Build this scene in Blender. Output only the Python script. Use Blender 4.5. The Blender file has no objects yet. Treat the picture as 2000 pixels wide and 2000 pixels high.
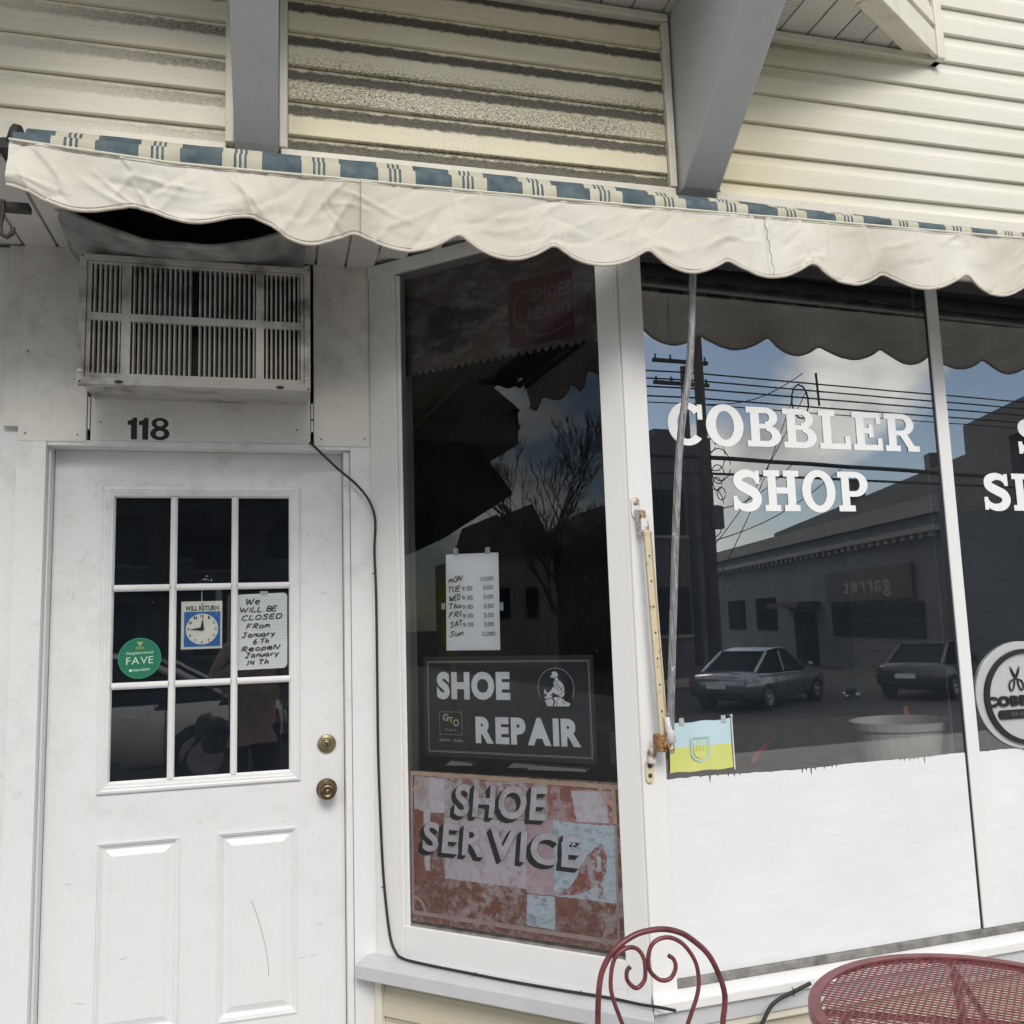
import bpy, math, random
from math import sin, cos, pi, radians
from mathutils import Vector, Matrix, noise

random.seed(7)
scene = bpy.context.scene
C_ = scene.collection
EYE = 1.53            # eye height; all z values below are measured from the eye unless noted

# ------------------------------------------------------------------ camera
cam_d = bpy.data.cameras.new('camera')
cam = bpy.data.objects.new('camera', cam_d)
C_.objects.link(cam)
yaw, pitch, roll = radians(14.808), radians(7.0908), radians(-1.8392)
F = Vector((sin(yaw) * cos(pitch), cos(yaw) * cos(pitch), sin(pitch)))
Rt = Vector((cos(yaw), -sin(yaw), 0)); U = Rt.cross(F)
r_ = Rt * cos(roll) + U * sin(roll); u_ = U * cos(roll) - Rt * sin(roll)
M = Matrix((( r_.x, u_.x, -F.x, 0), (r_.y, u_.y, -F.y, 0), (r_.z, u_.z, -F.z, EYE), (0, 0, 0, 1)))
cam.matrix_world = M
cam_d.sensor_width = 36; cam_d.lens = 36 * 1740.4 / 2000
cam_d.clip_start = 0.02; cam_d.clip_end = 3000
scene.camera = cam

# ------------------------------------------------------------------ world and sun
SUN_EL, SUN_AZ = radians(38), radians(182)        # azimuth from +Y (into the shop), clockwise
world = bpy.data.worlds.new('World'); scene.world = world; world.use_nodes = True
nt = world.node_tree; nt.nodes.clear()
wo = nt.nodes.new('ShaderNodeOutputWorld'); bg = nt.nodes.new('ShaderNodeBackground')
sky = nt.nodes.new('ShaderNodeTexSky'); sky.sky_type = 'NISHITA'; sky.sun_disc = False
sky.sun_elevation = SUN_EL; sky.sun_rotation = SUN_AZ; sky.dust_density = 0.6; sky.ozone_density = 0.8; sky.air_density = 1.0
tc = nt.nodes.new('ShaderNodeTexCoord')
sep = nt.nodes.new('ShaderNodeSeparateXYZ'); nt.links.new(tc.outputs['Generated'], sep.inputs[0])
mp = nt.nodes.new('ShaderNodeMapping'); mp.inputs['Scale'].default_value = (1.0, 1.0, 1.9); mp.inputs['Location'].default_value = (0.35, 0.2, 0.1)
nt.links.new(tc.outputs['Generated'], mp.inputs['Vector'])
cn = nt.nodes.new('ShaderNodeTexNoise'); cn.inputs['Scale'].default_value = 5.2; cn.inputs['Detail'].default_value = 10; cn.inputs['Roughness'].default_value = 0.5
nt.links.new(mp.outputs[0], cn.inputs['Vector'])
cr = nt.nodes.new('ShaderNodeValToRGB'); cr.color_ramp.elements[0].position = 0.43; cr.color_ramp.elements[1].position = 0.56
nt.links.new(cn.outputs['Fac'], cr.inputs[0])
cn2 = nt.nodes.new('ShaderNodeTexNoise'); cn2.inputs['Scale'].default_value = 7; cn2.inputs['Detail'].default_value = 6
nt.links.new(mp.outputs[0], cn2.inputs['Vector'])
cc = nt.nodes.new('ShaderNodeValToRGB'); cc.color_ramp.elements[0].position = 0.35; cc.color_ramp.elements[1].position = 0.65
cc.color_ramp.elements[0].color = (6.2, 6.2, 6.2, 1); cc.color_ramp.elements[1].color = (14.5, 14.1, 13.2, 1)
nt.links.new(cn2.outputs['Fac'], cc.inputs[0])
mx = nt.nodes.new('ShaderNodeMix'); mx.data_type = 'RGBA'
nt.links.new(cr.outputs[0], mx.inputs[0]); nt.links.new(sky.outputs[0], mx.inputs[6]); nt.links.new(cc.outputs[0], mx.inputs[7])
nt.links.new(mx.outputs[2], bg.inputs['Color']); bg.inputs['Strength'].default_value = 0.13
nt.links.new(bg.outputs[0], wo.inputs[0])

sun_d = bpy.data.lights.new('sun', 'SUN'); sun_d.energy = 1.4; sun_d.angle = radians(22); sun_d.color = (1.0, 0.94, 0.84)
sun = bpy.data.objects.new('sun', sun_d); C_.objects.link(sun)
sdir = Vector((sin(SUN_AZ) * cos(SUN_EL), cos(SUN_AZ) * cos(SUN_EL), sin(SUN_EL)))
sun.rotation_euler = sdir.to_track_quat('Z', 'Y').to_euler(); sun.location = (0, -2, 12)
scene.view_settings.view_transform = 'Standard'; scene.view_settings.look = 'None'
scene.view_settings.gamma = 1; scene.view_settings.exposure = 0.41
scene.cycles.max_bounces = 8; scene.cycles.transparent_max_bounces = 12

# ------------------------------------------------------------------ materials
MATS = {}
def nodes(name):
    m = bpy.data.materials.new(name); m.use_nodes = True
    n = m.node_tree; b = n.nodes['Principled BSDF']; MATS[name] = m
    return m, n, b
def N(n, t, **k):
    o = n.nodes.new(t)
    for a, v in k.items():
        if a in ('op',): o.operation = v
        elif a == 'dt': o.data_type = v
        else: o.inputs[a.replace('_', ' ')].default_value = v
    return o
def coords(n, scale=(1, 1, 1), obj=True):
    t = n.nodes.new('ShaderNodeNewGeometry') ; m = n.nodes.new('ShaderNodeMapping')
    m.inputs['Scale'].default_value = scale
    n.links.new(t.outputs['Position'], m.inputs['Vector']); return m.outputs[0]
def noise_fac(n, scale, vec=None, detail=4, lo=0.4, hi=0.6, rough=0.5):
    t = N(n, 'ShaderNodeTexNoise', Scale=scale, Detail=detail, Roughness=rough)
    if vec is not None: n.links.new(vec, t.inputs['Vector'])
    r = N(n, 'ShaderNodeMapRange'); r.inputs[1].default_value = lo; r.inputs[2].default_value = hi
    n.links.new(t.outputs['Fac'], r.inputs[0]); return r.outputs[0]
def mixc(n, fac, a, b, mode='MIX'):
    m = n.nodes.new('ShaderNodeMix'); m.data_type = 'RGBA'; m.blend_type = mode
    for sock, v in ((0, fac), (6, a), (7, b)):
        if hasattr(v, 'links') or isinstance(v, bpy.types.NodeSocket): n.links.new(v, m.inputs[sock])
        elif sock == 0: m.inputs[0].default_value = v
        else: m.inputs[sock].default_value = (*v, 1)
    return m.outputs[2]
def math_(n, op, a, b=None, c=None):
    m = n.nodes.new('ShaderNodeMath'); m.operation = op
    for i, v in enumerate((a, b, c)):
        if v is None: continue
        if isinstance(v, bpy.types.NodeSocket): n.links.new(v, m.inputs[i])
        else: m.inputs[i].default_value = v
    return m.outputs[0]
def bump(n, b, h, strength=0.2, dist=0.002):
    u = N(n, 'ShaderNodeBump', Strength=strength, Distance=dist); n.links.new(h, u.inputs['Height']); n.links.new(u.outputs[0], b.inputs['Normal'])
def simple(name, col, rough=0.5, metal=0.0, spec=0.5, var=0.0, vscale=8.0, bmp=0.0, bscale=60.0):
    m, n, b = nodes(name)
    b.inputs['Base Color'].default_value = (*col, 1); b.inputs['Roughness'].default_value = rough
    b.inputs['Metallic'].default_value = metal; b.inputs['Specular IOR Level'].default_value = spec
    v = coords(n)
    if var:
        f = noise_fac(n, vscale, v, 5, 0.3, 0.7)
        n.links.new(mixc(n, f, tuple(c * (1 - var) for c in col), tuple(min(1, c * (1 + var * .4)) for c in col)), b.inputs['Base Color'])
    if bmp:
        t = N(n, 'ShaderNodeTexNoise', Scale=bscale, Detail=4); n.links.new(v, t.inputs['Vector']); bump(n, b, t.outputs['Fac'], bmp)
    return m

def painted(name, col, grime=0.35, gcol=(0.22, 0.21, 0.18), rough=0.45, zlo=None, zhi=None, speck=0.5):
    """exterior paint with broad dirt clouds, mildew specks and brush relief; dirt thickens between two heights"""
    m, n, b = nodes(name); v = coords(n)
    big = noise_fac(n, 3.2, v, 6, 0.38, 0.72)
    sp = noise_fac(n, 95, v, 3, 0.56, 0.70)
    mid = noise_fac(n, 14, v, 5, 0.45, 0.7)
    d = math_(n, 'MULTIPLY', big, mid)
    if zlo is not None:
        s = n.nodes.new('ShaderNodeSeparateXYZ'); n.links.new(v, s.inputs[0])
        r = N(n, 'ShaderNodeMapRange'); r.inputs[1].default_value = zlo; r.inputs[2].default_value = zhi; n.links.new(s.outputs[2], r.inputs[0])
        hz = r.outputs[0]
    else: hz = 0.5
    d2 = math_(n, 'MULTIPLY', math_(n, 'ADD', math_(n, 'MULTIPLY', d, 1.0), 0.25), hz)
    fac = math_(n, 'MULTIPLY', d2, grime)
    c1 = mixc(n, fac, col, gcol)
    fs = math_(n, 'MULTIPLY', math_(n, 'MULTIPLY', sp, math_(n, 'ADD', mid, 0.1)), math_(n, 'MULTIPLY', hz, speck))
    c2 = mixc(n, fs, c1, (0.2, 0.2, 0.18))
    n.links.new(c2, b.inputs['Base Color']); b.inputs['Roughness'].default_value = rough
    vb = coords(n, (25, 25, 6)); t = N(n, 'ShaderNodeTexNoise', Scale=9, Detail=5); n.links.new(vb, t.inputs['Vector']); bump(n, b, t.outputs['Fac'], 0.25, 0.0015)
    return m

W = (0.80, 0.80, 0.80)
painted('white_paint', W, 0.45, zlo=1.2, zhi=2.9, speck=0.5)
painted('door_paint', (0.80, 0.805, 0.82), 0.45, gcol=(0.42, 0.42, 0.40), zlo=0.0, zhi=2.1, speck=0.3, rough=0.35)
painted('frame_paint', (0.80, 0.80, 0.80), 0.4, gcol=(0.3, 0.3, 0.28), zlo=1.9, zhi=2.9, speck=0.3, rough=0.35)
painted('header_paint', (0.74, 0.73, 0.70), 0.5, gcol=(0.22, 0.2, 0.17), zlo=1.9, zhi=2.8, speck=0.7)
painted('trim_cream', (0.78, 0.75, 0.64), 0.35, zlo=2.0, zhi=3.2, speck=0.3)
painted('brace_paint', (0.56, 0.57, 0.60), 0.2, gcol=(0.2, 0.2, 0.2), zlo=2, zhi=3.4, speck=0.1, rough=0.5)
painted('ledge_paint', (0.62, 0.63, 0.66), 0.4, gcol=(0.35, 0.34, 0.32), zlo=0.2, zhi=0.6, speck=0.3)
painted('soffit_white', (0.72, 0.71, 0.68), 0.5, gcol=(0.3, 0.28, 0.24), zlo=2.4, zhi=3.4, speck=0.4)
painted('unit_paint', (0.60, 0.59, 0.56), 1.3, gcol=(0.14, 0.13, 0.12), zlo=1.3, zhi=2.5, speck=0.9)
m, n, b = nodes('paint_on_glass'); v = coords(n)
pf = noise_fac(n, 3.0, v, 5, 0.3, 0.7); ps = noise_fac(n, 5, coords(n, (1.5, 1.5, 9)), 6, 0.35, 0.7, 0.65); pk = noise_fac(n, 150, v, 2, 0.74, 0.78)
c = mixc(n, pf, (0.78, 0.795, 0.82), (0.84, 0.85, 0.865)); c = mixc(n, math_(n, 'MULTIPLY', ps, 0.38), c, (0.70, 0.72, 0.76)); c = mixc(n, math_(n, 'MULTIPLY', pk, 0.5), c, (0.5, 0.5, 0.5))
n.links.new(c, b.inputs['Base Color']); b.inputs['Roughness'].default_value = 0.3; bump(n, b, ps, 0.15, 0.001)
simple('hem_cloth', (0.58, 0.53, 0.46), 0.85, var=0.2, vscale=60, bmp=0.4, bscale=300)
simple('seam_thread', (0.32, 0.29, 0.25), 0.8)
simple('iron_dark', (0.06, 0.045, 0.038), 0.6, metal=0.3, var=0.3, vscale=60)
simple('vinyl_white', (0.85, 0.86, 0.87), 0.4)
simple('black', (0.012, 0.013, 0.016), 0.5)
simple('black_gap', (0.01, 0.01, 0.01), 0.9)
simple('rubber_cable', (0.02, 0.02, 0.02), 0.55, bmp=0.2)
simple('brass', (0.42, 0.36, 0.22), 0.28, metal=1.0, var=0.35, vscale=40)
simple('brass_dark', (0.2, 0.15, 0.09), 0.35, metal=1.0, var=0.3, vscale=50)
simple('steel', (0.5, 0.5, 0.5), 0.35, metal=1.0, var=0.2, vscale=30)
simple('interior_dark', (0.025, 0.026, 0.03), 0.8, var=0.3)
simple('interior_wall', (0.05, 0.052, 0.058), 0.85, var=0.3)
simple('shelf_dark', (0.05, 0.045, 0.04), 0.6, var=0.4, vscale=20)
simple('table_red', (0.23, 0.07, 0.076), 0.35, var=0.3, vscale=30, bmp=0.15, bscale=120)
simple('chair_red', (0.18, 0.046, 0.053), 0.32, var=0.5, vscale=35, bmp=0.15, bscale=120)
simple('weathered_wood', (0.24, 0.235, 0.22), 0.85, var=0.5, vscale=25, bmp=0.6, bscale=80)
simple('dark_drape', (0.36, 0.36, 0.36), 0.9, var=0.5, vscale=12, bmp=0.5, bscale=90)
simple('grille_dark', (0.02, 0.02, 0.022), 0.7)
simple('coil', (0.05, 0.05, 0.055), 0.5, metal=0.5)
simple('paper_white', (0.90, 0.91, 0.93), 0.7, var=0.05, vscale=12)
simple('paper_board', (0.66, 0.71, 0.69), 0.5, var=0.05, vscale=12)
simple('sign_black', (0.006, 0.008, 0.014), 0.35)
simple('sign_silver', (0.95, 0.96, 0.97), 0.4, var=0.12, vscale=10)
simple('gold_line', (0.6, 0.54, 0.38), 0.4)
simple('ink', (0.015, 0.016, 0.014), 0.5)
simple('ink_brown', (0.035, 0.03, 0.015), 0.5)
simple('clock_blue', (0.02, 0.16, 0.45), 0.45)
simple('clock_white', (0.78, 0.78, 0.70), 0.45)
simple('decal_green', (0.012, 0.16, 0.09), 0.4)
simple('decal_rim', (0.05, 0.3, 0.2), 0.4)
simple('decal_print', (0.5, 0.68, 0.58), 0.4)
simple('decal_gold', (0.42, 0.45, 0.15), 0.4)
simple('flag_blue', (0.50, 0.67, 0.74), 0.7, bmp=0.3, bscale=30)
simple('flag_yellow', (0.62, 0.66, 0.20), 0.7, bmp=0.3, bscale=30)
simple('flag_emblem', (0.42, 0.60, 0.60), 0.7)
simple('tape', (0.42, 0.44, 0.46), 0.4)
simple('tub_grey', (0.75, 0.75, 0.72), 0.6, var=0.15)
simple('orange_plastic', (0.5, 0.17, 0.02), 0.4)
simple('red_plastic', (0.4, 0.04, 0.03), 0.4)
simple('oval_glass', (0.50, 0.52, 0.53), 0.3)
simple('asphalt', (0.04, 0.04, 0.042), 0.9, var=0.3, vscale=3, bmp=0.4)
simple('concrete', (0.32, 0.31, 0.29), 0.9, var=0.2, vscale=4, bmp=0.4)
simple('road_paint', (0.7, 0.7, 0.68), 0.8, var=0.2)
simple('bldg_dark', (0.085, 0.085, 0.09), 0.85, var=0.3, vscale=1)
simple('bldg_grey', (0.11, 0.12, 0.135), 0.85, var=0.2, vscale=1)
simple('bldg_tan', (0.22, 0.19, 0.155), 0.85, var=0.2, vscale=1)
simple('house_tan', (0.42, 0.36, 0.28), 0.85, var=0.2, vscale=1)
simple('bldg_pale', (0.24, 0.24, 0.235), 0.85, var=0.15, vscale=1)
simple('roof_dark', (0.05, 0.05, 0.055), 0.9)
simple('roof_red', (0.13, 0.06, 0.055), 0.9, var=0.3)
simple('window_dark', (0.02, 0.024, 0.03), 0.6, spec=0.0)
simple('wood_pole', (0.07, 0.055, 0.045), 0.9, var=0.3)
simple('wire_black', (0.01, 0.01, 0.01), 0.7)
simple('bark', (0.08, 0.065, 0.055), 0.9, var=0.3)
simple('car_silver', (0.28, 0.29, 0.31), 0.18, metal=0.7)
simple('car_dark', (0.09, 0.095, 0.10), 0.25, metal=0.6)
simple('car_white', (0.72, 0.73, 0.74), 0.25)
simple('tyre', (0.015, 0.015, 0.015), 0.8)
simple('rim', (0.5, 0.5, 0.52), 0.3, metal=0.9)
simple('tail_red', (0.3, 0.01, 0.01), 0.2)
simple('sign_yellow', (0.55, 0.62, 0.03), 0.5)
simple('jacket', (0.50, 0.36, 0.30), 0.85, var=0.3, vscale=14, bmp=0.6, bscale=20)
simple('jeans', (0.03, 0.035, 0.05), 0.9, bmp=0.4)
simple('skin', (0.5, 0.32, 0.25), 0.5)
simple('hair', (0.04, 0.028, 0.02), 0.6, bmp=0.5, bscale=200)
simple('bag', (0.03, 0.03, 0.035), 0.7, bmp=0.4)
simple('hydrant_red', (0.3, 0.05, 0.04), 0.5)
simple('awning_dark', (0.018, 0.025, 0.035), 0.8)
simple('print_maroon', (0.07, 0.018, 0.02), 0.7, var=0.4, vscale=12)
simple('print_faint', (0.12, 0.08, 0.08), 0.7)

def rusty(name, base, amount, scale=40):
    m, n, b = nodes(name); v = coords(n)
    f = noise_fac(n, scale, v, 6, 0.5 - amount * .3, 0.62 - amount * .2, 0.65)
    f2 = noise_fac(n, scale * 2.5, v, 3, 0.35, 0.65)
    rust = mixc(n, f2, (0.16, 0.07, 0.02), (0.42, 0.24, 0.09))
    n.links.new(mixc(n, f, base, rust), b.inputs['Base Color']); b.inputs['Roughness'].default_value = 0.6
    bump(n, b, f, 0.3, 0.001); return m
rusty('rusty_white', (0.66, 0.58, 0.42), -0.25)
rusty('rust_heavy', (0.45, 0.36, 0.24), 1.0, 60)
rusty('white_hardware', (0.74, 0.74, 0.72), 0.1)
rusty('chair_worn', (0.15, 0.03, 0.038), 0.0)

def galv(name):
    m, n, b = nodes(name); v = coords(n)
    f = noise_fac(n, 60, v, 5, 0.62, 0.70, 0.6); v2 = coords(n, (60, 60, 3)); g = noise_fac(n, 5, v2, 4, 0.35, 0.65)
    base = mixc(n, g, (0.16, 0.16, 0.165), (0.42, 0.42, 0.43))
    n.links.new(mixc(n, f, base, (0.75, 0.75, 0.74)), b.inputs['Base Color'])
    b.inputs['Roughness'].default_value = 0.45; b.inputs['Metallic'].default_value = 0.4
galv('rod_metal')

Z0, PITCH = 1.3335 - 0.1025 * 4, 0.1025          # siding courses (eye-relative)
def siding(name, col, stain, yellow=0.0):
    """vinyl siding: wood-grain relief, mildew that sits on the upper cove of each course"""
    m, n, b = nodes(name)
    v = coords(n); s = n.nodes.new('ShaderNodeSeparateXYZ'); n.links.new(v, s.inputs[0])
    zf = math_(n, 'FRACT', math_(n, 'DIVIDE', math_(n, 'SUBTRACT', s.outputs[2], Z0 + EYE), PITCH))
    vg = coords(n, (2.2, 2.2, 55)); grain = N(n, 'ShaderNodeTexNoise', Scale=3.2, Detail=6, Roughness=0.62, Distortion=0.6); n.links.new(vg, grain.inputs['Vector'])
    edge = N(n, 'ShaderNodeTexNoise', Scale=38, Detail=5, Roughness=0.7); n.links.new(v, edge.inputs['Vector'])
    vs = coords(n, (105, 105, 190)); fine = N(n, 'ShaderNodeTexNoise', Scale=1.3, Detail=5, Roughness=0.75, Distortion=0.7); n.links.new(vs, fine.inputs['Vector'])
    e = math_(n, 'ADD', zf, math_(n, 'MULTIPLY', math_(n, 'SUBTRACT', edge.outputs['Fac'], 0.5), 0.22))
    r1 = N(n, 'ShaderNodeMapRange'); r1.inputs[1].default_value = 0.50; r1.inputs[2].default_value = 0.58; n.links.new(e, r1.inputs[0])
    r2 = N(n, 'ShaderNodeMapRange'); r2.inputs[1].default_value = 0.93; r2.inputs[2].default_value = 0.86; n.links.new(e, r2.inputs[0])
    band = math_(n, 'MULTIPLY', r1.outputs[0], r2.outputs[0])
    patch = noise_fac(n, 2.2, coords(n, (0.6, 0.6, 3)), 4, 0.30, 0.62)
    col_ = mixc(n, noise_fac(n, 2.5, v, 4, 0.3, 0.7), col, tuple(c * k for c, k in zip(col, (0.93, 0.92, 0.86))))
    gl = mixc(n, noise_fac(n, 3.2, vg, 6, 0.45, 0.75, 0.62), col_, tuple(c * 0.9 for c in col))
    if stain == 'mid':
        # whole-panel mildew, thicker in the middle courses, thinner on the lowest open course
        course = math_(n, 'FLOOR', math_(n, 'DIVIDE', math_(n, 'SUBTRACT', s.outputs[2], Z0 + EYE), PITCH))
        is5 = math_(n, 'COMPARE', course, 5.0, 0.3); is6 = math_(n, 'COMPARE', course, 6.0, 0.3); is3 = math_(n, 'COMPARE', course, 3.0, 0.3)
        lowz = N(n, 'ShaderNodeMapRange'); lowz.inputs[1].default_value = 0.45; lowz.inputs[2].default_value = 0.05; n.links.new(zf, lowz.inputs[0])
        cloud = noise_fac(n, 3.0, coords(n, (1, 1, 4)), 4, 0.30, 0.62)
        k5 = math_(n, 'ADD', math_(n, 'MULTIPLY', is5, 0.95), math_(n, 'ADD', math_(n, 'MULTIPLY', math_(n, 'MULTIPLY', is6, lowz.outputs[0]), 0.85), math_(n, 'MULTIPLY', is3, 0.8)))
        k5 = math_(n, 'MAXIMUM', math_(n, 'MULTIPLY', k5, math_(n, 'ADD', math_(n, 'MULTIPLY', cloud, 0.5), 0.5)), math_(n, 'MULTIPLY', cloud, 0.16))
        fs = N(n, 'ShaderNodeMapRange'); fs.inputs[1].default_value = 0.44; fs.inputs[2].default_value = 0.58; n.links.new(fine.outputs['Fac'], fs.inputs[0])
        low = math_(n, 'MULTIPLY', math_(n, 'MULTIPLY', fs.outputs[0], k5), 0.95)
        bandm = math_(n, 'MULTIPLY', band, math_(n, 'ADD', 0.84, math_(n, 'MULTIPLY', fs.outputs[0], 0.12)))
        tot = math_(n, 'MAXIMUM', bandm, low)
        xm = None
    elif stain == 'left':
        xr = N(n, 'ShaderNodeMapRange'); xr.inputs[1].default_value = -0.80; xr.inputs[2].default_value = -0.25; n.links.new(s.outputs[0], xr.inputs[0])
        zr = N(n, 'ShaderNodeMapRange'); zr.inputs[1].default_value = EYE + 1.2; zr.inputs[2].default_value = EYE + 1.65; zr.inputs[3].default_value = 0.35; n.links.new(s.outputs[2], zr.inputs[0])
        fs = N(n, 'ShaderNodeMapRange'); fs.inputs[1].default_value = 0.42; fs.inputs[2].default_value = 0.6; n.links.new(fine.outputs['Fac'], fs.inputs[0])
        tot = math_(n, 'MULTIPLY', math_(n, 'MULTIPLY', band, math_(n, 'MULTIPLY', xr.outputs[0], zr.outputs[0])), math_(n, 'ADD', 0.5, math_(n, 'MULTIPLY', fs.outputs[0], 0.5)))
    elif stain == 'right':
        xr = N(n, 'ShaderNodeMapRange'); xr.inputs[1].default_value = 1.95; xr.inputs[2].default_value = 1.42; n.links.new(s.outputs[0], xr.inputs[0])
        zr = N(n, 'ShaderNodeMapRange'); zr.inputs[1].default_value = EYE + 1.62; zr.inputs[2].default_value = EYE + 1.80; n.links.new(s.outputs[2], zr.inputs[0])
        fs = N(n, 'ShaderNodeMapRange'); fs.inputs[1].default_value = 0.42; fs.inputs[2].default_value = 0.6; n.links.new(fine.outputs['Fac'], fs.inputs[0])
        tot = math_(n, 'MULTIPLY', math_(n, 'MULTIPLY', math_(n, 'ADD', math_(n, 'MULTIPLY', band, 0.6), math_(n, 'MULTIPLY', patch, 0.5)), math_(n, 'MULTIPLY', xr.outputs[0], zr.outputs[0])), math_(n, 'ADD', 0.3, math_(n, 'MULTIPLY', fs.outputs[0], 0.5)))
        xy = N(n, 'ShaderNodeMapRange'); xy.inputs[1].default_value = 2.0; xy.inputs[2].default_value = 1.35; n.links.new(s.outputs[0], xy.inputs[0])
        gl = mixc(n, math_(n, 'MULTIPLY', xy.outputs[0], 0.75), gl, (0.70, 0.64, 0.42))
    else: tot = math_(n, 'MULTIPLY', band, 0.08)
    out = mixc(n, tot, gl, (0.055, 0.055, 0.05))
    jn = N(n, 'ShaderNodeMapRange'); jn.inputs[1].default_value = 0.955; jn.inputs[2].default_value = 0.975; n.links.new(math_(n, 'MULTIPLY', zf, math_(n, 'LESS_THAN', zf, 0.992)), jn.inputs[0])  # joint line: dirt plus the shadow under the butt, painted into the colour
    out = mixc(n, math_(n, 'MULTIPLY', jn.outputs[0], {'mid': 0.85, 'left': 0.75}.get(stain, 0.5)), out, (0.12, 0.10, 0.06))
    n.links.new(out, b.inputs['Base Color']); b.inputs['Roughness'].default_value = 0.7; b.inputs['Specular IOR Level'].default_value = 0.25
    bump(n, b, grain.outputs['Fac'], 0.2, 0.0010)
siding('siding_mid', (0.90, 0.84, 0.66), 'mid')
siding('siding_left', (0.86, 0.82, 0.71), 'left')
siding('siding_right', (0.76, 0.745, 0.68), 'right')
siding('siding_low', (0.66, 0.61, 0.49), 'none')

def soffit_perf():
    m, n, b = nodes('soffit_perforated'); v = coords(n); s = n.nodes.new('ShaderNodeSeparateXYZ'); n.links.new(v, s.inputs[0])
    fx = math_(n, 'SUBTRACT', math_(n, 'FRACT', math_(n, 'DIVIDE', s.outputs[0], 0.009)), 0.5)
    fy = math_(n, 'SUBTRACT', math_(n, 'FRACT', math_(n, 'DIVIDE', s.outputs[1], 0.009)), 0.5)
    d = math_(n, 'SQRT', math_(n, 'ADD', math_(n, 'MULTIPLY', fx, fx), math_(n, 'MULTIPLY', fy, fy)))
    hole = math_(n, 'LESS_THAN', d, 0.24)
    n.links.new(mixc(n, hole, (0.70, 0.69, 0.66), (0.12, 0.11, 0.1)), b.inputs['Base Color'])
soffit_perf()

def stripes(name='awning_stripe'):
    """acrylic canvas: period 0.188 m = blue band, cream, three thin blue lines, cream"""
    m, n, b = nodes(name); v = coords(n); s = n.nodes.new('ShaderNodeSeparateXYZ'); n.links.new(v, s.inputs[0])
    wv = N(n, 'ShaderNodeTexNoise', Scale=9, Detail=2); n.links.new(v, wv.inputs['Vector'])
    x = math_(n, 'ADD', s.outputs[0], math_(n, 'MULTIPLY', math_(n, 'SUBTRACT', wv.outputs['Fac'], .5), .006))
    f = math_(n, 'MULTIPLY', math_(n, 'FRACT', math_(n, 'DIVIDE', math_(n, 'SUBTRACT', x, -0.415 - 0.188 * 5), 0.188)), 0.188)
    def rng(a, c):
        return math_(n, 'MULTIPLY', math_(n, 'GREATER_THAN', f, a), math_(n, 'LESS_THAN', f, c))
    k = rng(-0.001, 0.095)
    for a in (0.122, 0.134, 0.146): k = math_(n, 'ADD', k, rng(a, a + 0.0062))
    blue = mixc(n, noise_fac(n, 22, v, 6, 0.35, 0.7, 0.6), (0.045, 0.075, 0.092), (0.12, 0.16, 0.175))
    cream = mixc(n, noise_fac(n, 16, v, 5, 0.35, 0.7), (0.46, 0.44, 0.34), (0.56, 0.53, 0.42))
    n.links.new(mixc(n, k, cream, blue), b.inputs['Base Color']); b.inputs['Roughness'].default_value = 0.75
    w = N(n, 'ShaderNodeTexNoise', Scale=30, Detail=4); n.links.new(v, w.inputs['Vector']); bump(n, b, w.outputs['Fac'], 0.4, 0.003)
stripes()

def cloth(name='valance_cloth'):
    m, n, b = nodes(name); v = coords(n)
    out = n.nodes['Material Output']
    f = noise_fac(n, 5, v, 6, 0.3, 0.75); f2 = noise_fac(n, 2.0, coords(n, (1, 1, .4)), 3, 0.42, 0.62)
    c = mixc(n, f, (0.72, 0.69, 0.61), (0.84, 0.81, 0.74)); c = mixc(n, math_(n, 'MULTIPLY', f2, 0.45), c, (0.62, 0.56, 0.47))
    st_ = noise_fac(n, 7, coords(n, (1, 1, 2.5)), 7, 0.52, 0.72, 0.7); c = mixc(n, math_(n, 'MULTIPLY', st_, 0.35), c, (0.50, 0.47, 0.42))
    n.links.new(c, b.inputs['Base Color']); b.inputs['Roughness'].default_value = 0.7
    w = N(n, 'ShaderNodeTexNoise', Scale=420, Detail=3); n.links.new(v, w.inputs['Vector']); bump(n, b, w.outputs['Fac'], 0.5, 0.0012)
    tr = n.nodes.new('ShaderNodeBsdfTranslucent'); n.links.new(c, tr.inputs['Color'])
    mx = n.nodes.new('ShaderNodeMixShader'); mx.inputs[0].default_value = 0.14
    n.links.new(b.outputs[0], mx.inputs[1]); n.links.new(tr.outputs[0], mx.inputs[2]); n.links.new(mx.outputs[0], out.inputs['Surface'])
cloth()

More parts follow.
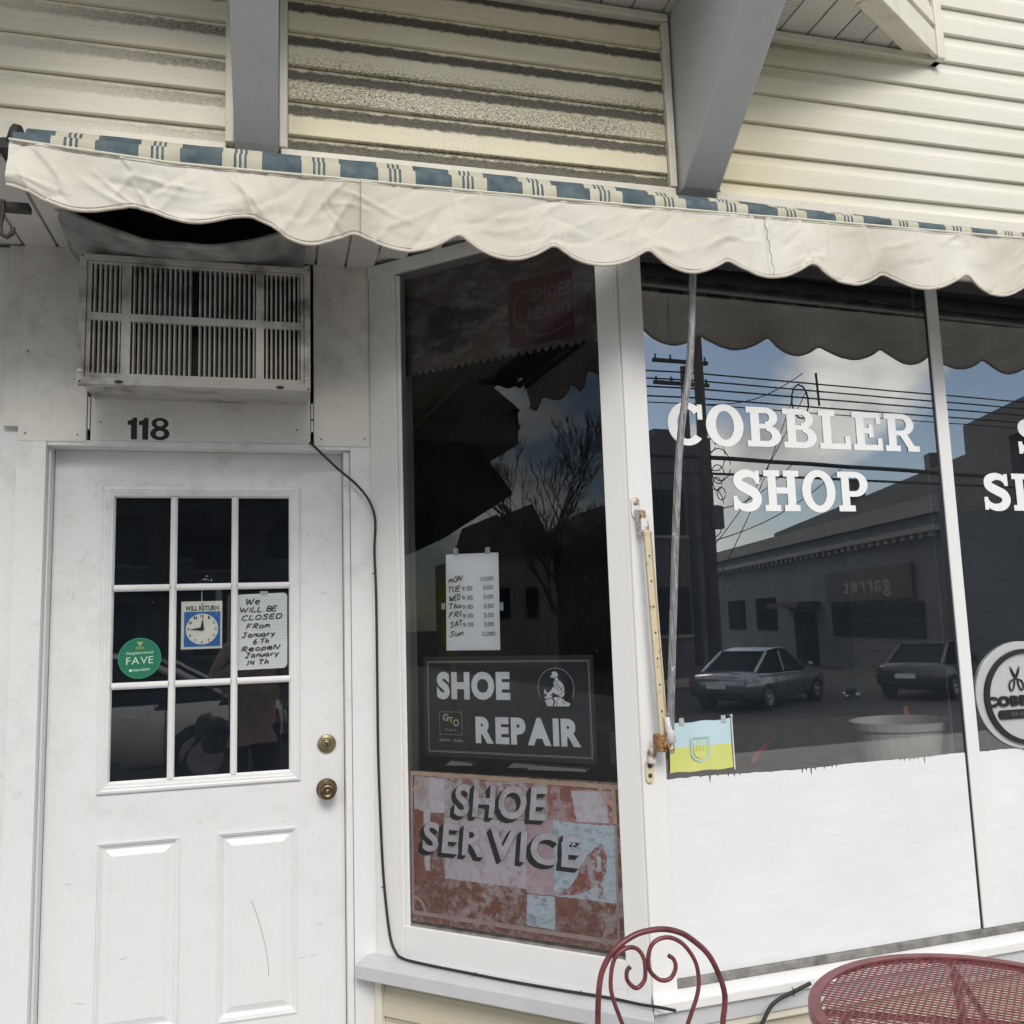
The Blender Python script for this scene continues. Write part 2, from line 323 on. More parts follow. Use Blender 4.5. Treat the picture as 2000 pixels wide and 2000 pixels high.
def glass(name, base, gain, tint=(0.7, 0.74, 0.78), gcol=(1, 1, 1), veil=0.012):
    """window glass: clear body plus fresnel mirror; old float glass with a faint ripple, dusty specks and a painted bluish haze"""
    m = bpy.data.materials.new(name); m.use_nodes = True; n = m.node_tree; n.nodes.clear(); MATS[name] = m
    o = n.nodes.new('ShaderNodeOutputMaterial'); t = n.nodes.new('ShaderNodeBsdfTransparent'); t.inputs[0].default_value = (*tint, 1)
    g = n.nodes.new('ShaderNodeBsdfGlossy'); g.inputs['Roughness'].default_value = 0.0; g.inputs['Color'].default_value = (*gcol, 1)
    fr = n.nodes.new('ShaderNodeFresnel'); fr.inputs['IOR'].default_value = 1.5
    v = coords(n); w = N(n, 'ShaderNodeTexNoise', Scale=1.6, Detail=1); n.links.new(v, w.inputs['Vector'])
    bp = N(n, 'ShaderNodeBump', Strength=0.02, Distance=0.01); n.links.new(w.outputs['Fac'], bp.inputs['Height']); n.links.new(bp.outputs[0], g.inputs['Normal'])
    fac = math_(n, 'MINIMUM', math_(n, 'ADD', math_(n, 'MULTIPLY', fr.outputs[0], gain), base), 0.95)
    mx = n.nodes.new('ShaderNodeMixShader'); n.links.new(fac, mx.inputs[0]); n.links.new(t.outputs[0], mx.inputs[1]); n.links.new(g.outputs[0], mx.inputs[2])
    d = N(n, 'ShaderNodeBsdfDiffuse'); d.inputs['Color'].default_value = (0.42, 0.52, 0.68, 1)
    dust_haze = math_(n, 'ADD', math_(n, 'MULTIPLY', noise_fac(n, 120, v, 2, 0.74, 0.80), 0.25), math_(n, 'ADD', veil, math_(n, 'MULTIPLY', noise_fac(n, 4, v, 6, 0.4, 0.8), 0.012)))  # dusty specks plus an even bluish veil that paints haze over the reflections
    m2 = n.nodes.new('ShaderNodeMixShader'); n.links.new(dust_haze, m2.inputs[0]); n.links.new(mx.outputs[0], m2.inputs[1]); n.links.new(d.outputs[0], m2.inputs[2])
    n.links.new(m2.outputs[0], o.inputs[0])
glass('glass_front', 0.23, 1.0, (.93, .95, .96), (.98, .98, .98), .016)
glass('glass_side', 0.0, 1.0, (.98, .985, .99), veil=.002)
glass('glass_door', 0.075, 1.0, (.95, .96, .98), veil=.016)

def flaked(name, a, b_, lo=0.42, hi=0.58, scale=60, streak=(1, 1, 1)):
    """worn poster paint: two colours broken up by flaking"""
    m, n, b = nodes(name); v = coords(n, streak)
    f = noise_fac(n, scale, v, 6, lo, hi, 0.75); g = noise_fac(n, 6, v, 4, 0.35, 0.65)
    n.links.new(mixc(n, math_(n, 'MULTIPLY', f, math_(n, 'ADD', math_(n, 'MULTIPLY', g, 0.7), 0.4)), a, b_), b.inputs['Base Color']); b.inputs['Roughness'].default_value = 0.8
RD = (0.34, 0.14, 0.10); PK = (0.42, 0.38, 0.42); BL = (0.40, 0.45, 0.50)
flaked('poster_red', RD, (0.50, 0.26, 0.22), scale=20)
flaked('poster_brown', RD, (0.66, 0.56, 0.54), 0.45, 0.60, 34)
flaked('poster_pink', (0.66, 0.46, 0.50), (0.78, 0.70, 0.74), 0.4, .6, 40)
flaked('poster_pale', (0.80, 0.73, 0.78), (0.52, 0.34, 0.34), 0.50, 0.66, 42, (1, 1, .6))
flaked('poster_mix', (0.72, 0.68, 0.69), (0.42, 0.22, 0.18), 0.46, 0.56, 30)
flaked('poster_flake', (0.42, 0.16, 0.12), (0.74, 0.76, 0.80), 0.46, 0.54, 30)
flaked('poster_redmix', (0.50, 0.17, 0.14), (0.74, 0.70, 0.72), 0.42, 0.54, 32)
flaked('poster_blue', (0.76, 0.84, 0.90), (0.40, 0.46, 0.52), 0.50, 0.62, 36, (1, 1, 1.6))
flaked('poster_tan', (0.84, 0.62, 0.45), (0.66, 0.48, 0.36), scale=20)
flaked('poster_tan_dull', (0.70, 0.54, 0.48), (0.56, 0.42, 0.40), scale=20)
flaked('poster_white', (0.86, 0.82, 0.86), (0.60, 0.50, 0.54), 0.42, 0.62, 45)
flaked('fringe_cloth', (0.08, 0.06, 0.06), (0.19, 0.18, 0.17), 0.45, 0.62, 12, (1, 1, 2))

# ------------------------------------------------------------------ frames and mesh helpers
class Frame:
    """a vertical plane: s runs along it, n outward, z up (from the eye)"""
    def __init__(self, x, y, deg):
        a = radians(deg); self.o = Vector((x, y, EYE)); self.d = Vector((cos(a), sin(a), 0)); self.n = Vector((sin(a), -cos(a), 0))
    def P(self, s, n, z): return self.o + self.d * s + self.n * n + Vector((0, 0, z))
FW = Frame(0, 0, 0)                 # world-like: s = X, n = -Y
FA = Frame(0, 3.02, 0)              # wall around the door
FD = Frame(0, 3.10, 0)              # door
FS = Frame(0, 2.35, 0)              # clapboard wall above
FU = Frame(0, 2.83, 0)              # face of the air conditioner
FB = Frame(0.315, 3.02, -42.9)      # angled side window
FC = Frame(0.985, 2.399, 2.5)       # front window

class MB:
    def __init__(self): self.v = []; self.f = []
    def add(self, vs, fs):
        k = len(self.v); self.v += [tuple(p) for p in vs]; self.f += [tuple(i + k for i in q) for q in fs]; return self
    def box(self, fr, s0, s1, n0, n1, z0, z1):
        return self.add([fr.P(s, n, z) for z in (z0, z1) for s, n in ((s0, n0), (s1, n0), (s1, n1), (s0, n1))],
                        [(0, 3, 2, 1), (4, 5, 6, 7), (0, 1, 5, 4), (1, 2, 6, 5), (2, 3, 7, 6), (3, 0, 4, 7)])
    def prism(self, fr, pts, n0, n1):        # polygon in (s, z), extruded along n
        k = len(pts)
        return self.add([fr.P(s, n0, z) for s, z in pts] + [fr.P(s, n1, z) for s, z in pts],
                        [tuple(range(k)), tuple(range(2 * k - 1, k - 1, -1))] + [(i, (i + 1) % k, (i + 1) % k + k, i + k) for i in range(k)])
    def ring(self, fr, outer, inner, n0, n1):
        k = len(outer); v = []
        for n in (n0, n1):
            v += [fr.P(s, n, z) for s, z in outer] + [fr.P(s, n, z) for s, z in inner]
        f = []
        for i in range(k):
            j = (i + 1) % k
            f += [(i, j, k + j, k + i), (2 * k + i, 3 * k + i, 3 * k + j, 2 * k + j), (i, 2 * k + i, 2 * k + j, j), (k + i, k + j, 3 * k + j, 3 * k + i)]
        return self.add(v, f)
    def tube(self, pts, r, seg=8, cap=True):
        pts = [Vector(p) for p in pts]; rs = r if isinstance(r, (list, tuple)) else [r] * len(pts)
        v = []; prev = None
        for i, p in enumerate(pts):
            a = pts[max(0, i - 1)]; c = pts[min(len(pts) - 1, i + 1)]; t = (c - a).normalized()
            if prev is None:
                h = Vector((0, 0, 1)) if abs(t.z) < 0.9 else Vector((1, 0, 0)); x = t.cross(h).normalized()
            else: x = (prev - t * prev.dot(t)).normalized()
            prev = x; y = t.cross(x)
            v += [p + (x * cos(2 * pi * k / seg) + y * sin(2 * pi * k / seg)) * rs[i] for k in range(seg)]
        f = []
        for i in range(len(pts) - 1):
            for k in range(seg):
                j = (k + 1) % seg; f.append((i * seg + k, i * seg + j, (i + 1) * seg + j, (i + 1) * seg + k))
        if cap: f += [tuple(range(seg - 1, -1, -1)), tuple((len(pts) - 1) * seg + k for k in range(seg))]
        return self.add(v, f)
    def lathe(self, c, axis, prof, seg=24):   # prof: (distance along axis, radius)
        axis = Vector(axis).normalized(); h = Vector((0, 0, 1)) if abs(axis.z) < .9 else Vector((1, 0, 0)); x = axis.cross(h).normalized(); y = axis.cross(x)
        v = []
        for a, r in prof: v += [Vector(c) + axis * a + (x * cos(2 * pi * k / seg) + y * sin(2 * pi * k / seg)) * max(r, 1e-5) for k in range(seg)]
        f = []
        for i in range(len(prof) - 1):
            for k in range(seg):
                j = (k + 1) % seg; f.append((i * seg + k, i * seg + j, (i + 1) * seg + j, (i + 1) * seg + k))
        f += [tuple(range(seg - 1, -1, -1)), tuple((len(prof) - 1) * seg + k for k in range(seg))]
        return self.add(v, f)
    def build(self, name, mat, parent=None, smooth=False, bevel=0.0, fix=True):
        me = bpy.data.meshes.new(name); me.from_pydata(self.v, [], self.f); me.materials.append(MATS[mat])
        if fix:
            import bmesh
            b = bmesh.new(); b.from_mesh(me); bmesh.ops.recalc_face_normals(b, faces=b.faces); b.to_mesh(me); b.free()
        if smooth: me.polygons.foreach_set('use_smooth', [True] * len(me.polygons))
        o = bpy.data.objects.new(name, me); C_.objects.link(o)
        if parent:
            o.parent = parent; o.matrix_parent_inverse = parent_inv(parent)
        if bevel:
            md = o.modifiers.new('edge', 'BEVEL'); md.width = bevel; md.segments = 2; md.limit_method = 'ANGLE'
        return o
def world_of(o):
    m = o.matrix_basis.copy()
    if o.parent: m = world_of(o.parent) @ o.matrix_parent_inverse @ m
    return m
def parent_inv(p): return world_of(p).inverted()
def tag(o, label=None, cat=None, group=None, kind=None):
    for k, v in (('label', label), ('category', cat), ('group', group), ('kind', kind)):
        if v: o[k] = v
    return o
def thing(name, label, cat, loc=(0, 0, 0), group=None):
    o = bpy.data.objects.new(name, None); C_.objects.link(o); o.location = loc; o.empty_display_size = 0.1
    return tag(o, label, cat, group)
def group_part(name, parent): # part that itself has pieces: an empty between thing and sub-parts
    o = bpy.data.objects.new(name, None); C_.objects.link(o); o.parent = parent; o.matrix_parent_inverse = parent_inv(parent); o.empty_display_size = 0.05; return o
def bx(fr, s0, s1, n0, n1, z0, z1, name, mat, parent=None, bevel=0.0015):
    return MB().box(fr, s0, s1, n0, n1, z0, z1).build(name, mat, parent, bevel=bevel)
def ell(cs, cz, rs, rz, k=40, a0=0.0, a1=2 * pi):
    return [(cs + rs * cos(a0 + (a1 - a0) * i / k), cz + rz * sin(a0 + (a1 - a0) * i / k)) for i in range(k)]

# ---- lettering: built-in font, one mesh per letter, mapped into a frame
_gl = {}
def glyph(ch, bold):
    key = (ch, bold)
    if key not in _gl:
        cu = bpy.data.curves.new('t', 'FONT'); cu.body = ch; cu.size = 1; cu.offset = bold; cu.resolution_u = 4
        o = bpy.data.objects.new('t', cu); C_.objects.link(o)
        dg = bpy.context.evaluated_depsgraph_get(); dg.update()
        me = bpy.data.meshes.new_from_object(o.evaluated_get(dg))
        vs = [(v.co.x, v.co.y) for v in me.vertices]; fs = [tuple(p.vertices) for p in me.polygons]
        bpy.data.objects.remove(o); bpy.data.curves.remove(cu); bpy.data.meshes.remove(me)
        _gl[key] = (vs, fs)
    return _gl[key]
CAP = None
def word(fr, text, s0, s1, z0, h, n, mat, parent, name='letter', bold=0.0, gap=0.09, z1=None, shear=0.0, single=True, glyphs=None, thick=0.0):
    """fit a word between s0 and s1, baseline z0 (z1 at the right end), cap height h"""
    global CAP
    if CAP is None:
        a = glyph('H', 0.0)[0]; CAP = max(y for _, y in a)
    items = []; x = 0
    for ch in text:
        if ch == ' ': x += 0.30; continue
        vs, fs = glyphs[ch] if glyphs else glyph(ch, bold)
        if not vs: continue
        mn = min(v[0] for v in vs); mxx = max(v[0] for v in vs); items.append((x - mn, vs, fs)); x += mxx - mn + gap
    tot = x - gap; sx = (s1 - s0) / tot; sy = h / (1.0 if glyphs else CAP)
    mb = MB(); outs = []
    if z1 is None: z1 = z0
    for i, (off, vs, fs) in enumerate(items):
        if not single: mb = MB()
        pts = []
        for (a, c) in vs:
            s = s0 + (a + off) * sx + c * sy * shear; pts.append((s, z0 + (z1 - z0) * (s - s0) / (s1 - s0) + c * sy))
        if thick:
            k = len(pts); edge = {}
            for q in fs:
                for a, c in zip(q, q[1:] + q[:1]): edge[(a, c)] = edge.get((a, c), 0) + 1
            side = [(a, c, c + k, a + k) for (a, c) in edge if (c, a) not in edge]
            mb.add([fr.P(s, n, z) for s, z in pts] + [fr.P(s, n + thick, z) for s, z in pts], [q for q in fs] + [tuple(w + k for w in q) for q in fs] + side)
        else: mb.add([fr.P(s, n, z) for s, z in pts], fs)
        if not single: outs.append(mb.build(name, mat, parent, fix=bool(thick)))
    if single: return mb.build(name, mat, parent, fix=bool(thick))
    return outs

# ---- slab-serif capitals for the window lettering (unit height)
def _rect(x0, x1, y0, y1): return [(x0, y0), (x1, y0), (x1, y1), (x0, y1)]
def strokes_to_mesh(polys):
    vs = []; fs = []
    for p in polys:
        if p and isinstance(p[0], tuple) and len(p[0]) == 2 and not isinstance(p[0][0], (list, tuple)):
            k = len(vs); vs += p; fs.append(tuple(range(k, k + len(p))))
        else:   # band: (outer list, inner list)
            a, c = p; k = len(vs); m = len(a); vs += a + c
            fs += [(k + i, k + i + 1, k + m + i + 1, k + m + i) for i in range(m - 1)]
    return vs, fs
def arc(cx, cy, rx, ry, ix, iy, a0, a1, k=28):
    o = [(cx + rx * cos(radians(a0 + (a1 - a0) * i / k)), cy + ry * sin(radians(a0 + (a1 - a0) * i / k))) for i in range(k + 1)]
    q = [(cx + ix * cos(radians(a0 + (a1 - a0) * i / k)), cy + iy * sin(radians(a0 + (a1 - a0) * i / k))) for i in range(k + 1)]
    return (o, q)
def thickline(pts, w):
    o = []; q = []
    for i, p in enumerate(pts):
        a = pts[max(0, i - 1)]; c = pts[min(len(pts) - 1, i + 1)]; dx, dy = c[0] - a[0], c[1] - a[1]; L = math.hypot(dx, dy) or 1
        ww = w[i] if isinstance(w, list) else w
        o.append((p[0] - dy / L * ww / 2, p[1] + dx / L * ww / 2)); q.append((p[0] + dy / L * ww / 2, p[1] - dx / L * ww / 2))
    return (o, q)
def catmull(P, k=8):
    out = []; P = [P[0]] + list(P) + [P[-1]]
    for i in range(1, len(P) - 2):
        for j in range(k):
            t = j / k; out.append(tuple(0.5 * ((2 * b) + (-a + c) * t + (2 * a - 5 * b + 4 * c - d) * t * t + (-a + 3 * b - 3 * c + d) * t ** 3) for a, b, c, d in zip(P[i - 1], P[i], P[i + 1], P[i + 2])))
    out.append(tuple(P[-2])); return out
SB = 0.15; ST = 0.22
def spine_s():
    p = catmull([(0.70, 0.72), (0.60, 0.86), (0.40, 0.915), (0.20, 0.83), (0.20, 0.66), (0.40, 0.54), (0.60, 0.43), (0.66, 0.27), (0.55, 0.12), (0.34, 0.085), (0.17, 0.16), (0.08, 0.30)], 6)
    w = [0.12 + 0.13 * sin(pi * i / (len(p) - 1)) for i in range(len(p))]
    return thickline(p, w)
SLAB = {
 'H': [_rect(0.10, 0.32, 0, 1), _rect(0.62, 0.84, 0, 1), _rect(0, 0.42, 0, SB), _rect(0, 0.42, 1 - SB, 1), _rect(0.52, 0.94, 0, SB), _rect(0.52, 0.94, 1 - SB, 1), _rect(0.32, 0.62, 0.43, 0.58)],
 'L': [_rect(0.10, 0.32, 0, 1), _rect(0, 0.44, 1 - SB, 1), _rect(0, 0.82, 0, SB), _rect(0.68, 0.82, 0, 0.34)],
 'E': [_rect(0.10, 0.32, 0, 1), _rect(0, 0.80, 0, SB), _rect(0, 0.78, 1 - SB, 1), _rect(0.67, 0.80, 0, 0.32), _rect(0.65, 0.78, 0.70, 1), _rect(0.3, 0.54, 0.44, 0.58), _rect(0.44, 0.56, 0.34, 0.68)],
 'B': [_rect(0.10, 0.32, 0, 1), _rect(0, 0.52, 0, SB), _rect(0, 0.48, 1 - SB, 1), _rect(0.3, 0.5, 0.46, 0.58), arc(0.46, 0.745, 0.33, 0.255, 0.12, 0.115, -90, 90), arc(0.49, 0.275, 0.36, 0.275, 0.13, 0.13, -90, 90)],
 'R': [_rect(0.10, 0.32, 0, 1), _rect(0, 0.42, 0, SB), _rect(0, 0.50, 1 - SB, 1), _rect(0.3, 0.5, 0.42, 0.55), arc(0.48, 0.71, 0.35, 0.29, 0.13, 0.15, -90, 90), [(0.40, 0.46), (0.62, 0.46), (0.84, 0.10), (0.64, 0.06)], _rect(0.62, 0.95, 0, SB)],
 'P': [_rect(0.10, 0.32, 0, 1), _rect(0, 0.46, 0, SB), _rect(0, 0.50, 1 - SB, 1), _rect(0.3, 0.5, 0.37, 0.51), arc(0.48, 0.685, 0.37, 0.315, 0.14, 0.175, -90, 90)],
 'O': [arc(0.46, 0.5, 0.46, 0.53, 0.22, 0.36, 0, 360, 48)],
 'C': [arc(0.46, 0.5, 0.46, 0.53, 0.23, 0.37, 42, 318, 44), _rect(0.72, 0.84, 0.62, 0.99)],
 'S': [spine_s(), _rect(0.635, 0.74, 0.66, 0.98), _rect(0.04, 0.145, 0.02, 0.36)],
}
SLABM = {k: strokes_to_mesh(v) for k, v in SLAB.items()}
def slab_word(fr, text, s0, s1, z0, h, n, parent, gap=0.08, z1=None, widths=None):
    w = {k: max(a[0] for a in v[0]) for k, v in SLABM.items()}
    tot = sum(w[c] for c in text) + gap * (len(text) - 1); sx = (s1 - s0) / tot; x = 0
    if z1 is None: z1 = z0
    for ch in text:
        mb = MB()
        for i, poly in enumerate(SLAB[ch]):
            vs, fs = strokes_to_mesh([poly]); e = n + i * 0.00012
            pts = [(s0 + (x + a) * sx, z0 + (z1 - z0) * (x + a) / tot + b * h) for a, b in vs]
            mb.add([fr.P(s, e, z) for s, z in pts], fs)
        mb.build('letter', 'vinyl_white', parent, fix=False); x += w[ch] + gap

# ---- handwriting: single-stroke letters on a unit grid
HW = {
 'W': [[(0, 1), (.18, 0), (.42, .8), (.6, 0), (.95, 1)]], 'e': [[(.05, .35), (.5, .4), (.45, .62), (.2, .62), (.05, .3), (.25, .02), (.55, .1)]],
 'I': [[(.15, 1), (.05, 0)]], 'L': [[(.15, 1), (.0, .02), (.5, .05)]], 'B': [[(.15, 1), (.02, 0)], [(.12, .98), (.5, .95), (.5, .62), (.1, .52), (.5, .45), (.48, .08), (.02, .0)]],
 'E': [[(.55, .98), (.15, .95), (.02, .03), (.5, .05)], [(.1, .5), (.45, .55)]], 'C': [[(.6, .85), (.4, 1), (.1, .7), (.02, .25), (.2, .0), (.55, .1)]],
 'O': [[(.35, 1), (.08, .7), (.05, .2), (.3, 0), (.55, .25), (.6, .75), (.35, 1)]], 'S': [[(.6, .85), (.35, 1), (.12, .75), (.45, .45), (.42, .1), (.2, 0), (0, .1)]],
 'D': [[(.1, .95), (.02, .05), (.4, .05), (.6, .5), (.5, .95), (.05, .97)]], 'F': [[(.15, 1), (.0, 0)], [(.12, 1), (.6, .98)], [(.08, .52), (.42, .55)]],
 'R': [[(.15, 1), (.0, 0)], [(.1, .98), (.5, .95), (.48, .6), (.1, .5), (.55, 0)]], 'o': [[(.3, .65), (.08, .45), (.12, .05), (.4, .08), (.5, .45), (.3, .65)]],
 'm': [[(.1, .62), (.0, 0)], [(.08, .4), (.25, .65), (.3, .1)], [(.32, .45), (.5, .65), (.58, 0)]], 'J': [[(.1, .98), (.6, 1)], [(.38, 1), (.3, .1), (.1, -.05), (0, .15)]],
 'a': [[(.42, .55), (.15, .62), (.02, .25), (.15, .0), (.38, .25), (.42, .58), (.42, .0), (.52, .05)]], 'n': [[(.08, .6), (.0, 0), (.1, .42), (.35, .62), (.4, .0)]],
 'u': [[(.05, .6), (.02, .1), (.25, .02), (.42, .6), (.42, 0)]], 'r': [[(.08, .6), (.02, 0), (.12, .45), (.38, .6)]], 'y': [[(.05, .6), (.2, .15)], [(.5, .65), (.1, -.35)]],
 '6': [[(.45, 1), (.12, .6), (.02, .2), (.25, 0), (.45, .25), (.3, .48), (.05, .3)]], '.': [[(.1, .35), (.18, .38)]], 'T': [[(0, .98), (.6, 1)], [(.33, 1), (.22, 0)]],
 'h': [[(.15, 1), (.0, 0), (.15, .45), (.38, .5), (.38, 0)]], 'p': [[(.1, .6), (.0, -.3)], [(.08, .55), (.4, .65), (.42, .2), (.05, .08)]], 'N': [[(0, 0), (.1, .95), (.42, .05), (.65, 1)]],
 '1': [[(.2, 1), (.08, 0)]], '4': [[(.15, 1), (.05, .45), (.5, .5)], [(.45, .95), (.38, 0)]], 'M': [[(0, 0), (.12, .8), (.25, .3), (.42, .8), (.5, 0)]],
 'U': [[(.05, 1), (0, .2), (.2, 0), (.45, .2), (.55, 1)]], 'H': [[(.1, 1), (0, 0)], [(.5, 1), (.42, 0)], [(.05, .5), (.45, .52)]], 'A': [[(0, 0), (.35, 1), (.5, 0)], [(.1, .4), (.45, .42)]],
}
def handwrite(fr, lines, n, mat, parent, w=0.0022, name='handwriting'):
    mb = MB(); k = 0
    for text, s0, s1, z0, z1, h, sh in lines:
        tot = 0; xs = []
        for ch in text:
            xs.append(tot)
            if ch == ' ': tot += 0.4; continue
            tot += max(p[0] for st in HW[ch] for p in st) + 0.17
        sx = (s1 - s0) / (tot - 0.17)
        for x, ch in zip(xs, text):
            if ch == ' ': continue
            for st in HW[ch]:
                j = random.uniform(-.03, .03)
                pts = [(s0 + (x + a) * sx + b * h * sh, z0 + (z1 - z0) * (x / tot) + (b + j) * h) for a, b in catmull(st, 4)]
                o, q = thickline(pts, w); k += 1; m = len(o)
                mb.add([fr.P(s, n + k * 0.00002, z) for s, z in o + q], [(i, i + 1, m + i + 1, m + i) for i in range(m - 1)])
    return mb.build(name, mat, parent, fix=False)

# ================================================================== SETTING: ground
def sheet(name, x0, x1, y0, y1, z, mat, h=0.0):
    o = MB().box(FW, x0, x1, -y1, -y0, z - h - EYE, z - EYE).build(name, mat) if h else MB().add([(x0, y0, z), (x1, y0, z), (x1, y1, z), (x0, y1, z)], [(0, 1, 2, 3)]).build(name, mat, fix=False)
    return tag(o, kind='structure')
sheet('ground', -400, 400, -400, 400, -0.95, 'asphalt')
sheet('sidewalk', -60, 60, -4.0, 3.6, 0.0, 'concrete', 0.15)
tag(MB().add([(-60, -4.15, -.13), (60, -4.15, -.13), (60, -13, -.78), (-60, -13, -.78), (-60, -26, -.80), (60, -26, -.80)], [(0, 1, 2, 3), (3, 2, 5, 4)]).build('road', 'asphalt', fix=False), kind='structure')
tag(MB().box(FW, -60, 60, 4.0, 4.15, -0.3 - EYE, -0.004 - EYE).build('kerb', 'concrete'), kind='structure')
sheet('opposite_sidewalk', -60, 18, -25.9, -22.0, -.66, 'concrete', 0.15)

# ================================================================== THE SHOP BUILDING
bld = thing('shop_building', 'cream clapboard shop building with white door and bay front under the awning', 'building', (0.6, 3.0, 0))

def plank_mesh(fr, s0, s1, z, seed=0, n0=0.0):
    """one course of dutch-lap siding, slightly wavy along its length"""
    prof = [(0.000, 0.0005), (0.000, 0.0125), (0.002, 0.0140), (0.050, 0.0125), (0.060, 0.0115), (0.070, 0.0060), (0.080, 0.0028), (0.1045, 0.0012)]
    k = max(2, int((s1 - s0) / 0.06)); v = []; f = []
    for i in range(k + 1):
        s = s0 + (s1 - s0) * i / k
        for zz, nn in prof:
            w = (noise.noise(Vector((s * 2.2, z * 7 + seed, 3.1))) * 0.0016) if nn > 0.002 else 0
            dz = noise.noise(Vector((s * 1.3, z * 5 + seed, 8.1))) * 0.0004
            v.append(fr.P(s, n0 + nn + w, z + zz + dz))
    m = len(prof)
    for i in range(k):
        for j in range(m - 1): f.append((i * m + j, (i + 1) * m + j, (i + 1) * m + j + 1, i * m + j + 1))
    return MB().add(v, f)
def planks(fr, s0, s1, zlo, zhi, mat, parent, base=Z0, n0=0.0, clip=None):
    k = math.ceil((zlo - base) / PITCH - 0.6); z = base + k * PITCH
    while z < zhi - 0.01:
        a, b = clip(z) if clip else (s0, s1)
        plank_mesh(fr, a, b, z, n0=n0).build('siding_plank', mat, parent, smooth=False); z += PITCH

# ---- upper wall on the plane Y = 2.35
MB().box(FW, -3.2, 0.008, -2.45, -2.352, 1.262, 3.6).build('wall', 'siding_low', bld)
MB().box(FW, 0.010, 4.6, -2.45, -2.352, 1.262, 3.6).build('wall', 'siding_low', bld)
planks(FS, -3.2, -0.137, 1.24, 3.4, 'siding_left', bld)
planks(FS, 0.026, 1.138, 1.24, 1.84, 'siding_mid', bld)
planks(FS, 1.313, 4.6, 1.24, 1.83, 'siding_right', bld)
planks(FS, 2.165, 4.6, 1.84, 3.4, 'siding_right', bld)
def trim(fr, s0, s1, n0, n1, z0, z1, mat='trim_cream', name='trim_strip', par=None, bev=0.003): return bx(fr, s0, s1, n0, n1, z0, z1, name, mat, par or bld, bev)
# bottom starter course and J-channels
for a, b in ((-3.2, -0.1345), (0.006, 1.158), (1.292, 4.6)):
    trim(FS, a, b, 0.0, 0.024, 1.222, 1.285)
trim(FS, -0.137, -0.1145, 0, 0.028, 1.2855, 3.4)
trim(FS, 0.0015, 0.024, 0, 0.028, 1.2855, 1.822)
trim(FS, 1.140, 1.1625, 0, 0.028, 1.2855, 1.822)
# soffit of the bay overhead with its wall channel
trim(FS, 0.025, 1.161, 0, 0.030, 1.824, 1.848); trim(FS, 1.300, 2.16, 0, 0.030, 1.826, 1.850)
bay_edge = [(-3.3, 2.35), (-3.2, 1.45), (-0.9, 1.45), (-0.45, 1.88), (1.42, 1.88), (1.74, 2.11), (2.14, 2.33)]  # unseen left end shaped deeper to block sky in the side-window reflection
def bay_y(x):      # front edge of the bay floor at x
    for (xa, ya), (xb, yb) in zip(bay_edge, bay_edge[1:]):
        if xa <= x <= xb: return ya + (yb - ya) * (x - xa) / (xb - xa)
    return 2.33
x = 0.03; i = 0
while x < 2.12:
    w = 0.1016; xe = min(x + w, 2.138)
    if 0.0 < x < 1.16 or x > 1.2:
        a0, a1 = bay_y(x) + 0.02, bay_y(xe) + 0.02
        v = [(x + .004, 2.349, 1.860), (xe - .004, 2.349, 1.860), (xe - .004, min(a1, 2.31), 1.860), (x + .004, min(a0, 2.31), 1.860)]
        v = [(p[0], p[1], p[2] + EYE) for p in v]; g = [(p[0], p[1], p[2] + .007) for p in v]
        MB().add(v + g, [(0, 1, 2, 3), (4, 7, 6, 5), (0, 4, 5, 1), (1, 5, 6, 2), (2, 6, 7, 3), (3, 7, 4, 0)]).build('soffit_board', 'soffit_perforated' if i % 3 == 2 else 'soffit_white', bld)
    x += w; i += 1
v = [(-3.3, 2.349), (-3.2, 1.47), (-0.91, 1.47), (-0.46, 1.90), (1.41, 1.90), (1.735, 2.125), (2.138, 2.349)]
MB().add([(a, b, z + EYE) for z in (1.8695, 1.90) for a, b in v], [(6, 5, 4, 3, 2, 1, 0), (7, 8, 9, 10, 11, 12, 13)] + [(i, (i + 1) % 7, (i + 1) % 7 + 7, i + 7) for i in range(7)]).build('bay_floor', 'soffit_white', bld)
def edge_frame(p, q):
    a = math.degrees(math.atan2(q[1] - p[1], q[0] - p[0])); fr = Frame(p[0], p[1], a); return fr, math.hypot(q[0] - p[0], q[1] - p[1])
for p, q in zip(bay_edge[1:], bay_edge[2:]):
    fr, L = edge_frame(p, q)
    trim(fr, 0, L, -0.055, 0.0, 1.845, 1.858, 'trim_cream', 'fascia'); trim(fr, 0, L, 0.0, 0.016, 1.835, 1.93, 'trim_cream', 'fascia')
    trim(fr, 0, L, -0.02, 0.004, 1.931, 3.4, 'siding_right', 'bay_wall')
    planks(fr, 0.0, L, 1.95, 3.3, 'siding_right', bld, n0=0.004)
trim(FW, 2.13, 2.160, -2.352, -2.300, 1.826, 3.4, 'trim_cream', 'corner_post')

# ---- grey knee braces
def brace(x0, x1, yt, zt, parent):
    yb, zb = 2.35, 1.272
    prof = [(yb, zb), (yb - 0.045, zb + 0.004), (yt, zt), (yt, 1.858), (yb, 1.858)]
    v = [(x, y, z + EYE) for x in (x0, x1) for y, z in prof]; k = 5
    MB().add(v, [tuple(range(k)), tuple(range(2 * k - 1, k - 1, -1))] + [(i, (i + 1) % k, (i + 1) % k + k, i + k) for i in range(k)]).build('knee_brace', 'brace_paint', parent, bevel=0.004)
brace(-0.113, 0.0, 1.885, 1.598, bld)
brace(1.171, 1.290, 1.885, 1.606, bld)

